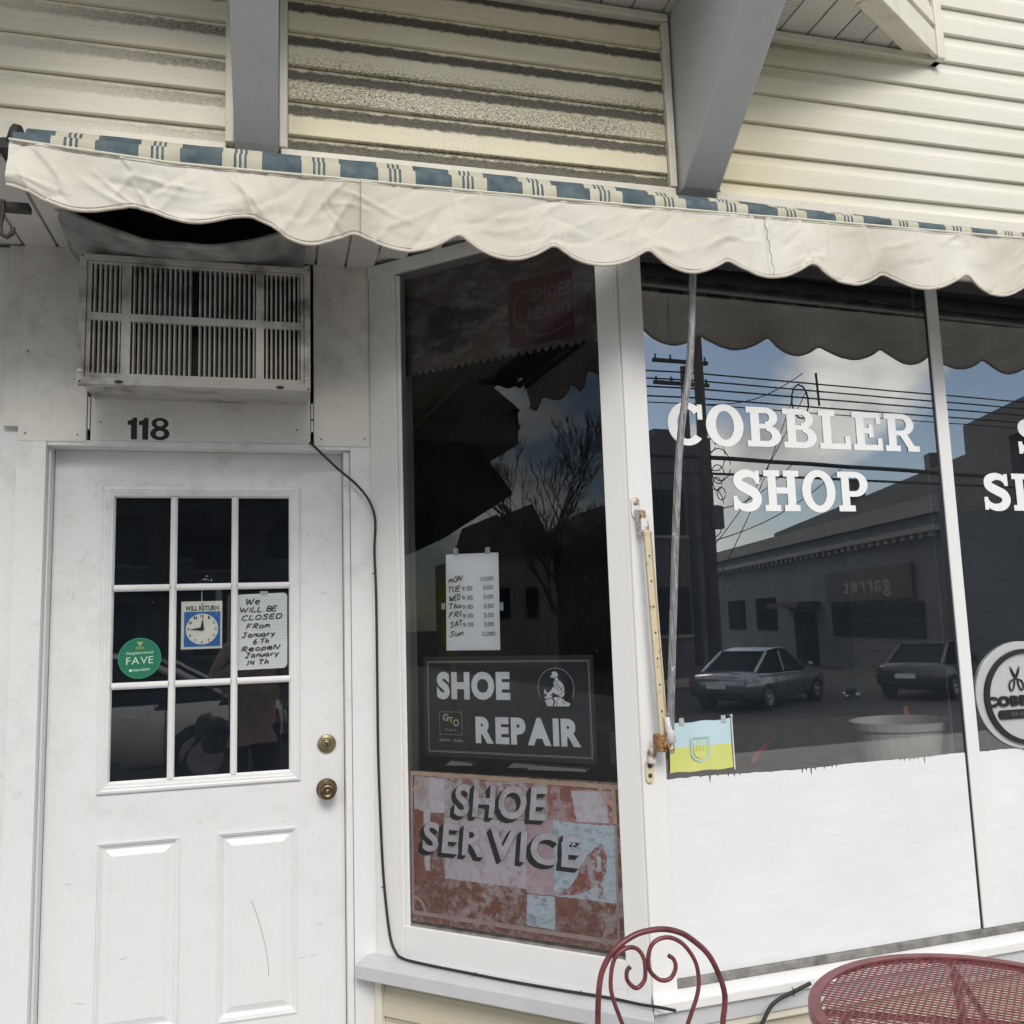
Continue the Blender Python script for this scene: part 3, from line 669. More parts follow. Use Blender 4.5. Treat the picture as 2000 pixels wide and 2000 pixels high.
# ---- soffit under the overhang (ceiling of the entry), boards run front to back
xs = [-1.4 + 0.1016 * i for i in range(24)]
for i, x in enumerate(xs):
    yb = 3.02 if x + .1 < 0.33 else 3.02 - (x + .1016 - 0.33) * 0.93 - 0.01
    if yb < 2.5: continue
    if x > -0.66 and x + .1 < 0.1: continue      # the opening above the air conditioner
    bx(FW, x + .004, x + .0976, -yb, -2.452, 1.250, 1.2655, 'soffit_board', 'soffit_perforated' if i % 5 == 3 else 'soffit_white', bld, 0.002)
MB().box(FW, -1.4, -0.652, -3.2, -2.452, 1.266, 1.29).build('ceiling', 'soffit_white', bld)
MB().box(FW, 0.10, 0.99, -3.2, -2.452, 1.266, 1.29).build('ceiling', 'soffit_white', bld)
MB().box(FW, -0.65, 0.098, -3.2, -2.452, 1.48, 1.50).build('ceiling', 'black_gap', bld)
for a, b in ((-0.652, -0.640), (0.086, 0.098)): MB().box(FW, a, b, -3.1, -2.452, 1.262, 1.48).build('ceiling_opening_side', 'black_gap', bld)

# ---- wall round the door (plane Y = 3.02)
MB().box(FW, -2.2, 0.6, -3.6, -3.16, -EYE, 1.5).build('back_wall', 'black_gap', bld)
def wb(s0, s1, n0, n1, z0, z1, name='wall_board', mat='header_paint', bev=0.0015): return bx(FA, s0, s1, n0, n1, z0, z1, name, mat, bld, bev)
wb(-0.70, 0.23, -0.16, 0.03, -1.529, -1.438, 'threshold', 'concrete')
wb(-0.786, -0.590, -0.10, 0.0, 0.6125, 1.252)
wb(0.116, 0.305, -0.10, 0.0, 0.6125, 1.252)
wb(0.236, 0.315, -0.10, -0.001, -1.529, 0.6115, 'wall_board', 'door_paint')
wb(-0.579, 0.105, -0.10, -0.008, 0.619, 1.25, 'header_panel')
wb(-0.5885, -0.5802, -0.09, -0.03, 0.62, 0.76, 'gap_strip', 'black_gap')
wb(0.1065, 0.1145, -0.09, -0.03, 0.62, 0.76, 'gap_strip', 'black_gap')
wb(-0.588, -0.581, -0.028, -0.004, 0.655, 0.76, 'gap_filler', 'header_paint'); wb(0.107, 0.1145, -0.028, -0.006, 0.662, 0.70, 'gap_filler', 'frame_paint')
wb(0.107, 0.1145, -0.029, -0.004, 0.705, 0.76, 'gap_filler', 'header_paint')
wb(-0.786, -0.703, -0.16, 0.004, -1.529, 0.6115, 'door_casing', 'door_paint')
wb(-0.7028, -0.6955, -0.16, -0.030, -1.529, 0.600, 'door_stop', 'door_paint')
wb(0.2145, 0.2350, -0.16, -0.016, -1.529, 0.5985, 'door_stop', 'door_paint')
wb(-0.7025, 0.2355, -0.16, -0.004, 0.6000, 0.6185, 'door_head', 'door_paint')
wb(-1.6, -0.792, -0.10, -0.035, -1.5, 1.252, 'wall_board', 'door_paint')
wb(-0.832, -0.787, -0.09, -0.012, 0.66, 1.252, 'wall_board', 'header_paint')
for sx_, sz_ in ((-0.765, 0.636), (-0.615, 0.634), (-0.55, 0.68), (0.06, 0.668), (0.14, 0.635), (0.285, 0.64), (-0.765, 0.9)):
    MB().lathe(FA.P(sx_, 0.0 if sx_ < -.58 or sx_ > .11 else -.008, sz_), FA.n, [(0, .0035), (.0006, .0035), (.001, .002)], 10).build('nail_head', 'weathered_wood', bld)

# ---- the door: slab (part) with glazing frame, panes, muntins, raised panels, lock and knob as sub-parts
dl, dr, dt, dbm = -0.694, 0.2125, 0.599, -1.43
gl, gr, gt, gb = -0.512, 0.038, 0.446, -0.455
door = MB()
def slab_with_holes(mb, fr, x0, x1, z0, z1, holes, n0, n1):
    xs_ = sorted({x0, x1, *[h[0] for h in holes], *[h[1] for h in holes]}); zs_ = sorted({z0, z1, *[h[2] for h in holes], *[h[3] for h in holes]})
    idx = {}; v = []
    def vid(i, j, n):
        if (i, j, n) not in idx: idx[(i, j, n)] = len(v); v.append(fr.P(xs_[i], n, zs_[j]))
        return idx[(i, j, n)]
    def solid(i, j):
        if i < 0 or j < 0 or i >= len(xs_) - 1 or j >= len(zs_) - 1: return False
        cx, cz = (xs_[i] + xs_[i + 1]) / 2, (zs_[j] + zs_[j + 1]) / 2
        return not any(h[0] < cx < h[1] and h[2] < cz < h[3] for h in holes)
    f = []
    for i in range(len(xs_) - 1):
        for j in range(len(zs_) - 1):
            if not solid(i, j): continue
            for n in (n0, n1): f.append((vid(i, j, n), vid(i + 1, j, n), vid(i + 1, j + 1, n), vid(i, j + 1, n)))
            for di, dj, a, b in ((-1, 0, (i, j), (i, j + 1)), (1, 0, (i + 1, j), (i + 1, j + 1)), (0, -1, (i, j), (i + 1, j)), (0, 1, (i, j + 1), (i + 1, j + 1))):
                if not solid(i + di, j + dj): f.append((vid(*a, n0), vid(*b, n0), vid(*b, n1), vid(*a, n1)))
    return mb.add(v, f)
pan = [(-0.541, -0.304, -1.206, -0.640), (-0.183, 0.056, -1.206, -0.640)]
slab_with_holes(door, FD, dl, dr, dbm, dt, [(gl - .02, gr + .02, gb - .02, gt + .02)] + pan, -0.044, 0.0)
door = door.build('door', 'door_paint', bld); door['label'] = 'white door with nine small panes over two raised panels'
def moulding(mb, fr, s0, s1, z0, z1, prof):
    """mitred picture-frame moulding; prof = (inset, n)"""
    v = []; k = len(prof)
    for cs, cz in ((0, 0), (1, 0), (1, 1), (0, 1)):
        for ins, n in prof:
            v.append(fr.P((s0 + ins) if cs == 0 else (s1 - ins), n, (z0 + ins) if cz == 0 else (z1 - ins)))
    f = []
    for c in range(4):
        d = (c + 1) % 4
        for j in range(k - 1): f.append((c * k + j, d * k + j, d * k + j + 1, c * k + j + 1))
    return mb.add(v, f)
mf = MB(); moulding(mf, FD, gl - .036, gr + .032, gb - .036, gt + .036, [(0, 0.0005), (0, 0.006), (.004, .0095), (.010, .0105), (.014, .0085), (.020, .0080), (.024, .0055), (.030, .0045), (.034, -0.001), (.036, -0.012)])
mf.build('glazing_frame', 'door_paint', door)
for p in pan:
    m1 = MB(); moulding(m1, FD, p[0] - .004, p[1] + .004, p[2] - .004, p[3] + .004, [(0, .0004), (.0004, .0050), (.005, .0056), (.0056, .0008), (.011, .0008), (.0115, -.004), (.014, -.005), (.020, -.0085), (.024, -.0092), (.0245, -.0092), (.045, -.0018), (.047, -.0022)])
    m1.prism(FD, _rect(p[0] + .0428, p[1] - .0428, p[2] + .0428, p[3] - .0428), -0.03, -.0022)
    m1.build('raised_panel', 'door_paint', door)
vx = [-0.3325, -0.1405]; hz = [0.1505, -0.1605]
def muntin(s0, s1, z0, z1, vert):
    v = []; prof = [(-1, -.014), (-1, -.002), (-.55, .003), (-.3, .0045), (.3, .0045), (.55, .003), (1, -.002), (1, -.014)]; hw = .0105
    mb = MB()
    if vert:
        c = (s0 + s1) / 2
        for z in (z0, z1): v += [FD.P(c + a * hw, n, z) for a, n in prof]
    else:
        c = (z0 + z1) / 2
        for s in (s0, s1): v += [FD.P(s, n, c + a * hw) for a, n in prof]
    k = len(prof); mb.add(v, [(j, j + 1, k + j + 1, k + j) for j in range(k - 1)]); mb.build('muntin', 'door_paint', door)
for c in vx: muntin(c, c, gb - .002, gt + .002, True)
cols = [gl] + vx + [gr]
for z in hz:
    for a, b in zip(cols, cols[1:]): muntin(a + (0 if a == gl else .0104), b - (0 if b == gr else .0104), z, z, False)
rows = [gb] + hz[::-1] + [gt]
for a, b in zip(cols, cols[1:]):
    for c, d in zip(rows, rows[1:]):
        t1, t2 = random.uniform(-.0006, .0006), random.uniform(-.0006, .0006)
        MB().add([FD.P(a, -.0125 + t1, c), FD.P(b, -.0125 - t1, c), FD.P(b, -.0125 + t2, d), FD.P(a, -.0125 - t2, d)], [(0, 1, 2, 3)]).build('glass_pane', 'glass_door', door)
lk = MB().lathe(FD.P(0.156, 0, -0.379), FD.n, [(0, .031), (.004, .031), (.008, .029), (.010, .021), (.014, .020), (.017, .017), (.0175, .010), (.019, .009)], 28).build('deadbolt', 'brass', door, smooth=False, bevel=.0008)
MB().box(FD, 0.1545, 0.1575, .0185, .0195, -0.387, -0.371).build('keyhole', 'black', door)
MB().lathe(FD.P(0.155, 0, -0.525), FD.n, [(0, .034), (.003, .034), (.007, .030), (.010, .022), (.022, .015), (.030, .017), (.036, .026), (.046, .0285), (.056, .0265), (.062, .019), (.063, .014), (.060, .012), (.060, .006), (.062, .005)], 32).build('door_knob', 'brass_dark', door, smooth=True)
MB().box(FD, 0.154, 0.156, .062, .0635, -0.53, -0.52).build('keyhole', 'steel', door)
# thin marks scratched on the door
sc_ = MB(); o, q = thickline(catmull([(-0.083, -0.853), (-0.066, -0.90), (-0.05, -0.955), (-0.037, -1.01), (-0.030, -1.06), (-0.030, -1.09)], 5), 0.0013)
sc_.add([FD.P(s, -.0015, z) for s, z in o + q], [(i, i + 1, len(o) + i + 1, len(o) + i) for i in range(len(o) - 1)])
sc_.build('scratch', 'weathered_wood', door, fix=False)
sc_ = MB(); rsc = random.Random(5)
for cx_, cz_ in ((0.075, -1.045), (0.115, -1.043), (-.46, -.985), (-.24, -.60), (-.18, -.71), (.02, -.62), (.13, -.95), (-.62, -.75), (-.63, .12), (.15, .12), (-.25, -1.30), (.16, -.30), (.11, -.66), (-.58, -1.1)):
    a_ = rsc.uniform(-.3, .3); L_ = rsc.uniform(.004, .018); o, q = thickline([(cx_ - L_, cz_ - a_ * L_), (cx_, cz_ + .0006), (cx_ + L_, cz_ + a_ * L_)], [.0002, .0012, .0002])
    sc_.add([FD.P(s, .0004, z) for s, z in o + q], [(i, i + 1, 3 + i + 1, 3 + i) for i in range(2)])
sc_.build('scuff_marks', 'weathered_wood', door, fix=False)
rs_ = MB()
for k in range(16):
    cx_, cz_ = -.238 + rsc.gauss(0, .012), .172 + rsc.gauss(0, .006) ; r_s = rsc.uniform(.0008, .0028)
    rs_.add([FD.P(cx_ + r_s * cos(a) * rsc.uniform(.5, 1.2), -.0117, cz_ + r_s * sin(a)) for a in (0, 1.3, 2.6, 3.9, 5.1)], [(0, 1, 2, 3, 4)])
rs_.build('glue_residue', 'tape', door, fix=False)
# next door's hardware at the far left
nd = bx(FA, -1.35, -0.868, -0.06, -0.022, -1.5, 0.6, 'neighbouring_door', 'door_paint', bld, .003)
MB().prism(FA, ell(-0.862, -0.355, .030, .062, 24), -0.022, -0.016).build('lock_plate', 'steel', nd)
MB().lathe(FA.P(-0.853, -0.034, -0.535), FA.n, [(0, .02), (.01, .016), (.03, .018), (.036, .026), (.05, .024), (.056, .012)], 20).build('door_knob', 'brass', nd, smooth=True)

# ---- angled side window
def part_box(fr, par, name, mat, *b, bev=0.0015): return bx(fr, *b, name, mat, par, bev)
sw = bx(FB, -0.004, 0.104, -0.09, 0.012, -1.036, 1.205, 'side_window', 'frame_paint', bld, .002)
part_box(FB, sw, 'glazing_bead', 'frame_paint', 0.1045, 0.121, -0.03, 0.003, -0.935, 1.20, bev=.004)
part_box(FB, sw, 'head_rail', 'frame_paint', -0.004, 0.916, -0.09, 0.016, 1.2052, 1.250)
part_box(FB, sw, 'stile', 'frame_paint', 0.846, 0.914, -0.09, 0.012, -1.036, 1.2048)
bm_ = MB().box(FB, 0.1045, 0.8458, -0.09, 0.011, -1.036, -0.934).build('bottom_rail', 'frame_paint', sw, bevel=.003)
MB().add([FB.P(0.121, -.0285, -.9335), FB.P(0.8455, -.0285, -.9335), FB.P(0.8455, .004, -.9335), FB.P(0.121, .004, -.9335), FB.P(0.121, -.0285, -.915), FB.P(0.8455, -.0285, -.915)], [(0, 1, 2, 3), (3, 2, 5, 4), (0, 4, 5, 1), (0, 3, 4), (1, 5, 2)]).build('putty', 'weathered_wood', sw)
MB().add([FB.P(0.119, 0.000, -0.925), FB.P(0.848, 0.000, -0.925), FB.P(0.848, 0.000, 1.206), FB.P(0.119, 0.000, 1.206)], [(0, 1, 2, 3)]).build('glass_pane', 'glass_side', sw, fix=False)
# ---- front window
fw = bx(FC, -0.0025, 0.072, -0.10, 0.012, -1.05, 1.252, 'front_window', 'frame_paint', bld, .002)
for a, b in ((1.130, 1.177), (2.30, 2.345)):
    part_box(FC, fw, 'mullion', 'frame_paint', a, b, -0.06, 0.006, -0.985, 1.12, bev=.002)
    part_box(FC, fw, 'mullion_edge', 'black', a - .0085, a - .0004, -0.04, 0.001, -0.985, 1.12, bev=0)
part_box(FC, fw, 'head_rail', 'frame_paint', 0.0725, 4.0, -0.1, 0.010, 1.1205, 1.252)
part_box(FC, fw, 'wooden_strip', 'weathered_wood', 0.0725, 4.0, -0.1, 0.014, -1.008, -0.9855, bev=.004)
part_box(FC, fw, 'glazing_seal', 'black', 0.0722, 0.0755, -0.02, 0.002, -0.985, 1.12, bev=0)
for i, (a, b) in enumerate(((0.0757, 1.1213), (1.1772, 2.2913), (2.3455, 3.9))):
    MB().add([FC.P(a, 0.0, -0.985), FC.P(b, 0.0, -0.985), FC.P(b, 0.0, 1.12), FC.P(a, 0.0, 1.12)], [(0, 1, 2, 3)]).build('glass_pane', 'glass_front', fw, fix=False)
    # white paint brushed over the lower glass, ragged upper edge
    top = []; s = a; rs = random.Random(11 + i)
    while s < b:
        base = -0.455 + 0.006 * noise.noise(Vector((s * 3, i, 0)))
        top.append((s, base + 0.0025 * noise.noise(Vector((s * 40, i, 4)))))
        s += rs.uniform(.006, .014)
        if noise.noise(Vector((s * 6, i * 3, 9))) > 0.05 and rs.random() < 0.6:
            dp = rs.choice((.005, .007, .011, .020 if rs.random() < .4 else .008)); top += [(s, base), (s + .002, base - dp), (s + .0045, base - dp * .8), (s + .006, base)]; s += .008
    top = [(min(p[0], b), p[1]) for p in top] + [(b, -0.455)]
    pp = MB()
    for (sa, za), (sb, zb) in zip(top, top[1:]):
        if sb > sa: pp.add([FC.P(sa, .0012, -0.985), FC.P(sb, .0012, -0.985), FC.P(sb, .0012, zb), FC.P(sa, .0012, za)], [(0, 1, 2, 3)])
    pp.build('painted_band', 'paint_on_glass', fw, fix=False)
# ---- ledges and knee walls
def ledge(fr, s0, s1, top, front, drop, name, mitre0=0.0, mitre1=0.0):
    prof = [(-0.05, top + .012), (0.010, top + .010), (front, top - .004), (front, top - drop), (0.0, top - drop - .002), (-0.05, top - drop - .002)]
    v = [fr.P(s0 + mitre0 * n, n, z) for n, z in prof] + [fr.P(s1 + mitre1 * n, n, z) for n, z in prof]; k = len(prof)
    return MB().add(v, [tuple(range(k)), tuple(range(2 * k - 1, k - 1, -1))] + [(i, (i + 1) % k, (i + 1) % k + k, i + k) for i in range(k)]).build(name, 'ledge_paint' if fr is FB else 'frame_paint', bld, bevel=.003)
ledge(FB, -0.03, 0.913, -1.040, 0.088, 0.046, 'ledge', 0.0, 0.42)
ledge(FC, 0.001, 4.0, -1.018, 0.052, 0.030, 'ledge', -0.42)
bx(FC, -0.012, 4.0, -0.05, 0.034, -1.100, -1.0505, 'ledge_apron', 'ledge_paint', bld, .002)
MB().box(FB, 0.0, 0.90, -0.08, -0.002, -1.5, -1.09).build('wall', 'siding_low', bld)
MB().box(FC, 0.004, 4.0, -0.08, -0.002, -1.5, -1.102).build('wall', 'siding_low', bld)
trim(FB, -0.004, 0.918, 0, 0.022, -1.112, -1.089, 'trim_cream'); trim(FB, -0.004, 0.020, 0, 0.024, -1.5, -1.1125)
trim(FC, 0.004, 4.0, 0, 0.024, -1.125, -1.1015, 'trim_cream')
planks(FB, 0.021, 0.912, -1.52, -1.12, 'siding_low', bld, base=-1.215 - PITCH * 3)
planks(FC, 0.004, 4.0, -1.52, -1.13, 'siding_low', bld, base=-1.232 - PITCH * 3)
trim(FB, 0.912, 0.93, -.01, 0.028, -1.5, -1.1125)
# ---- dark shop interior
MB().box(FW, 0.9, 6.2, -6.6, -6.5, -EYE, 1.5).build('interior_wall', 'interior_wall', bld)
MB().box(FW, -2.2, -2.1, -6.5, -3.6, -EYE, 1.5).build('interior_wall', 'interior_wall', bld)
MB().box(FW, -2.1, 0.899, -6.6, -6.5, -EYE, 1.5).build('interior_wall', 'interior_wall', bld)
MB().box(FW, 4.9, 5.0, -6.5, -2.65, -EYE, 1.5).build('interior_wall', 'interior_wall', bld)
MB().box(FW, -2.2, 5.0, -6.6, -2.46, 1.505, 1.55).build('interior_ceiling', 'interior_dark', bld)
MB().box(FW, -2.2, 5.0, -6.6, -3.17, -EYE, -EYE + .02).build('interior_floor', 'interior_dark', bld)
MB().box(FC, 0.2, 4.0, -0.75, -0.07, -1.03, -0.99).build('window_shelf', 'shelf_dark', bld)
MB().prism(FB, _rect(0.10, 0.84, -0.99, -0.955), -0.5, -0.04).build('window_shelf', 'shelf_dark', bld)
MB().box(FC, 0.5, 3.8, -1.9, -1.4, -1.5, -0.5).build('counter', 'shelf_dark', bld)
# the wall behind the door glazing is a dark hallway
bpy.data.objects.remove(bpy.data.objects['back_wall'])
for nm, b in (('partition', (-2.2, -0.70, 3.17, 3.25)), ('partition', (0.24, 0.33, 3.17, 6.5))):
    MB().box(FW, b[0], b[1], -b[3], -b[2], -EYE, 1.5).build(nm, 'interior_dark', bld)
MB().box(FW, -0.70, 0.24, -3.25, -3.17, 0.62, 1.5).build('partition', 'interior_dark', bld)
# closing walls of the building so that it stands as a volume
MB().box(FW, 4.6, 4.7, -6.6, -2.36, -EYE, 3.6).build('side_wall', 'siding_low', bld)
MB().box(FW, -3.3, -3.2, -6.6, -2.36, 1.2, 3.6).build('side_wall', 'siding_low', bld)
MB().box(FW, -3.3, 4.7, -6.7, -2.30, 3.6, 3.7).build('roof', 'roof_dark', bld)

# ================================================================== AIR CONDITIONER over the door
ac = thing('air_conditioner', 'dusty white through-wall air conditioner above the door, under the dark drape', 'air conditioner', (-0.24, 2.9, EYE + 0.75))
cas = MB(); slab_with_holes(cas, FU, -0.572, 0.092, 0.755, 1.150, [(-0.566, 0.086, 0.761, 1.144)], -0.08, -0.0305); cas.box(FU, -0.572, 0.092, -0.55, -0.0805, 0.755, 1.150); cas.build('case', 'unit_paint', ac, bevel=.002)
fr_ = MB(); slab_with_holes(fr_, FU, -0.583, 0.099, 0.750, 1.157, [(-0.563, 0.080, 0.772, 1.138)], -0.03, 0.004); fr_.build('surround', 'unit_paint', ac, bevel=.0015)
rows_ = [(0.787, 0.951), (0.976, 1.130)]
groups = [(-0.549, -0.464), (-0.437, -0.069), (-0.044, 0.068)]
fr_ = MB(); slab_with_holes(fr_, FU, -0.5625, 0.0795, 0.7725, 1.1375, [(a, b, c, d) for a, b in groups for c, d in rows_], -0.020, -0.003)
fr_.build('grille_frame', 'unit_paint', ac, bevel=.0015)
MB().box(FU, -0.56, 0.078, -0.07, -0.06, 0.775, 1.135).build('coil', 'grille_dark', ac)
cm = MB()
for i in range(46): cm.box(FU, -0.435 + i * .008, -0.4345 + i * .008, -0.052, -0.051, 0.78, 1.13)
for i in range(34): cm.box(FU, -0.437, -0.069, -0.0505, -0.0498, 0.787 + i * .0102, 0.7877 + i * .0102)
cm = cm.build('coil_mesh', 'coil', ac); cm['kind'] = 'stuff'
fin_me = {}
for ri, (c, d) in enumerate(rows_):
    for gi, (a, b) in enumerate(groups):
        nf = (6, 25, 8)[gi]
        key = (ri, gi == 1)
        if key not in fin_me:
            h = d - c; mb = MB(); w = .0024; cen = gi == 1
            pr = [(0, -.5, 0.0022), (.06, -.9, .0024), (.94, -.9, .0024), (1, -.5, .0022)]
            v = []
            for t, o_, ww in pr:
                for sx, n in ((-ww, -.018), (ww, -.018), (ww + (.0 if cen else .001), -.004 + (o_ + .5) * .004), (-ww * .6, -.003 + (o_ + .5) * .004)):
                    v.append((sx + (0.0035 if n < -.01 else 0), -n, h * t))
            f = []
            for i in range(3):
                for j in range(4): f.append((i * 4 + j, i * 4 + (j + 1) % 4, (i + 1) * 4 + (j + 1) % 4, (i + 1) * 4 + j))
            me = bpy.data.meshes.new('fin'); me.from_pydata(v, [], f); me.materials.append(MATS['unit_paint']); fin_me[key] = me
        for k in range(nf):
            if gi == 1 and k == 12: continue
            o = bpy.data.objects.new('fin', fin_me[key]); C_.objects.link(o); o.parent = ac
            p = FU.P(a + (k + .5) * (b - a) / nf, 0, c); o.location = p - ac.location; o.rotation_euler = (0, 0, random.uniform(-.06, .06) if gi != 1 else 0)
for s, z in ((-0.576, 1.150), (0.093, 1.150), (-0.574, 0.757), (0.092, 0.757)):
    MB().lathe(FU.P(s, .004, z), FU.n, [(0, .0032), (.0015, .003), (.002, .001)], 10).build('screw', 'grille_dark', ac)
for s, z in ((-0.568, 1.105), (0.083, 1.095), (-0.572, .79), (0.088, .79)):
    g_ = MB().box(FU, s - .008, s + .004, 0.0042, 0.006, z - .003, z + .004); g_.build('clip', 'steel', ac)
for s in (-0.465, 0.005): MB().prism(FU, ell(s, 0.7585, .012, .0048, 14), 0.004, 0.0062).build('drain_slot', 'black', ac)

# ---- dark cloth sagging from the opening in the soffit: its rolled upper edge hangs in a curve, black opening above
nx, nz = 60, 12; v = []; f = []
def sag(t): return 1.262 - 0.098 * (1 - abs(2 * t - 1) ** 2.0) ** 1.0
for i in range(nx + 1):
    t = i / nx
    for j in range(nz + 1):
        u = j / nz; s = -0.640 + 0.725 * t
        e = sag(t); zb_ = 1.150 + .07 * abs(2 * t - 1) ** 8; z = zb_ + (e - zb_) * u; y = 2.99 - 0.25 * u ** .8 + .012 * noise.noise(Vector((s * 9, u * 3, 0))) - .012 * sin(pi * min(1, u * 1.1))
        v.append((s, y, z + EYE))
for i in range(nx):
    for j in range(nz): a = i * (nz + 1) + j; f.append((a, a + nz + 1, a + nz + 2, a + 1))
MB().add(v, f).tube([v[i * (nz + 1) + nz] for i in range(nx + 1)], [.011 + .0012 * sin(i * .5) for i in range(nx + 1)], 8).build('hanging_drape', 'dark_drape', None, smooth=True, fix=False)
dp = bpy.data.objects['hanging_drape']; tag(dp, 'dark grey cloth sagging from the soffit above the air conditioner', 'drape')

# ================================================================== AWNING
aw = thing('awning', 'retracted blue and cream striped awning with scalloped cream valance', 'awning', (0.8, 2.2, EYE + 1.1))
X0, X1 = -0.592, 3.9
def loft_x(mb, prof, x0, x1, step=0.03, wob=0.0):
    k = int((x1 - x0) / step); m = len(prof); v = []
    for i in range(k + 1):
        x = x0 + (x1 - x0) * i / k
        for j, (y, z) in enumerate(prof):
            w = noise.noise(Vector((x * 5, j * .4, 2))) * wob + noise.noise(Vector((x * 19, j * .9, 5))) * wob * .4
            kk = 1 - .30 * min(1, max(0, (x - .7) / 1.4)); zz = 1.106 + max(0, x - .7) * .009 * .6 + (z - 1.106) * kk
            v.append((x, y - w, zz + EYE + w * .4))
    return mb.add(v, [(i * m + j, (i + 1) * m + j, (i + 1) * m + j + 1, i * m + j + 1) for i in range(k) for j in range(m - 1)])
# the rolled fabric against the wall and the fabric over the front bar
rp = [(2.215 + .048 * cos(a), 1.158 + .043 * sin(a)) for a in [pi * .45 + pi * 0.12 * i for i in range(9)]]
loft_x(MB(), rp, X0 + .02, X1, wob=.003).build('fabric_roll', 'awning_stripe', aw, smooth=True)
fp = [(2.178, 1.158), (2.165, 1.160), (2.148, 1.159), (2.136, 1.153), (2.130, 1.142), (2.129, 1.125), (2.132, 1.106), (2.136, 1.094)]
loft_x(MB(), fp, X0 + .004, X1, wob=.003).build('front_fabric', 'awning_stripe', aw, smooth=True)
MB().box(FW, 0.99, X1, -2.39, -2.235, 1.150, 1.162).build('backing_board', 'interior_dark', aw)
MB().tube([(X0 - .004, 2.155, 1.122 + EYE), (X1, 2.155, 1.122 + EYE)], .016, 16).build('front_bar', 'steel', aw)
MB().tube([(X0 - .03, 2.225, 1.142 + EYE), (X1, 2.225, 1.142 + EYE)], .024, 16).build('roller_tube', 'black', aw)
# valance
cus = [-0.84, -0.584, -0.326, -0.068, 0.186, 0.439, 0.697, 0.955, 1.202, 1.450, 1.705, 1.959, 2.216, 2.473, 2.73, 2.987, 3.244, 3.5, 3.757, 4.01]
def scallop(x): return sum(scallop_raw(x + k * .006) for k in (-2, -1, 0, 1, 2)) / 5
def scallop_raw(x):
    for a, b in zip(cus, cus[1:]):
        if a <= x <= b:
            t = (x - a) / (b - a); q = 1 - abs(2 * t - 1) ** 2.3
            if x < .19: q = .4 * q + .6 * (.5 - .5 * cos(2 * pi * t))
            else: q = .8 * q + .2 * (.5 - .5 * cos(2 * pi * t))
            return (0.978 if x > 0.1 else 0.978 + (0.1 - x) * 0.052) - (0.050 if x > 0 else 0.036) * q
    return 0.97
def seam_z(x): return 1.1035 + max(0, -0.25 - x) * 0.06 + max(0, x - 0.7) * 0.009
rc_ = random.Random(21); creases = []
for _ in range(260):
    cx = rc_.uniform(-.62, 3.9); left = cx < .25
    if left is False and rc_.random() < .15: continue
    L = rc_.uniform(.03, .12); a = rc_.choice((rc_.uniform(.5, 1.3), rc_.uniform(1.9, 2.6), rc_.uniform(-.3, .3))) if left else rc_.choice((rc_.uniform(2.4, 3.0), rc_.uniform(1.2, 2.0), rc_.uniform(2.6, 3.3)))
    cz = rc_.uniform(.0, .13); creases.append((cx, cz, cos(a), sin(a), L, rc_.uniform(.0025, .007), rc_.uniform(.0015, .0050) * (1.7 if left else .95) * rc_.choice((1, 1, -1))))
for x_ in [-.58 + .047 * i for i in range(17)] + [.3 + .19 * i for i in range(18)]:      # short puckers under the seam
    creases.append((x_ + rc_.uniform(-.01, .01), .008, rc_.uniform(.1, .5), -1, rc_.uniform(.02, .05), .004, rc_.uniform(.0015, .003)))
creases.sort()
def val_y(x, u):
    """depth of the cloth: broad soft folds growing to the hem plus sharp creases"""
    k = 1.0 if x < 0.24 else 0.5
    y = noise.noise(Vector((x * 3.1, u * 0.7, 1))) * .020 * u * (0.5 + .8 * k)
    y += noise.noise(Vector((x * 8 + u * 1.5, u * 1.6, 4))) * .008 * k
    y += noise.noise(Vector((x * 30, u * 6, 9))) * .0006
    d_ = .125 * u
    for cx, cz, ca, sa, L, w, A in creases:
        if cx < x - .14: continue
        if cx > x + .14: break
        px__, pz = x - cx, d_ - cz; al = px__ * ca + pz * sa; pe_ = abs(-px__ * sa + pz * ca)
        if abs(al) < L and pe_ < w * 5: y += A * math.exp(-(pe_ / w)) * (1 - (al / L) ** 2)
    for c in cus: y += .009 * u * u * math.exp(-((x - c) / .035) ** 2) * (1 if int(c * 100) % 2 else -1)
    return 2.122 - y - .006 * u + 0.010 * u * sin(x * 12.2)
def valance_panel(x0, x1, off=0.0):
    k = int((x1 - x0) / .0045); m = 26; v = []
    for i in range(k + 1):
        x = x0 + (x1 - x0) * i / k; zb = scallop(x); zt = seam_z(x)
        for j in range(m + 1):
            u = j / m; v.append((x + (0.022 * (1 - u) if x < -.5 else 0) * 0, val_y(x, u) - off, zt + (zb - zt) * u + EYE))
    return MB().add(v, [(i * (m + 1) + j, (i + 1) * (m + 1) + j, (i + 1) * (m + 1) + j + 1, i * (m + 1) + j + 1) for i in range(k) for j in range(m)])
vp = [(X0, 0.201), (0.197, 1.322), (1.318, 2.44), (2.436, 3.56)]
vals = []
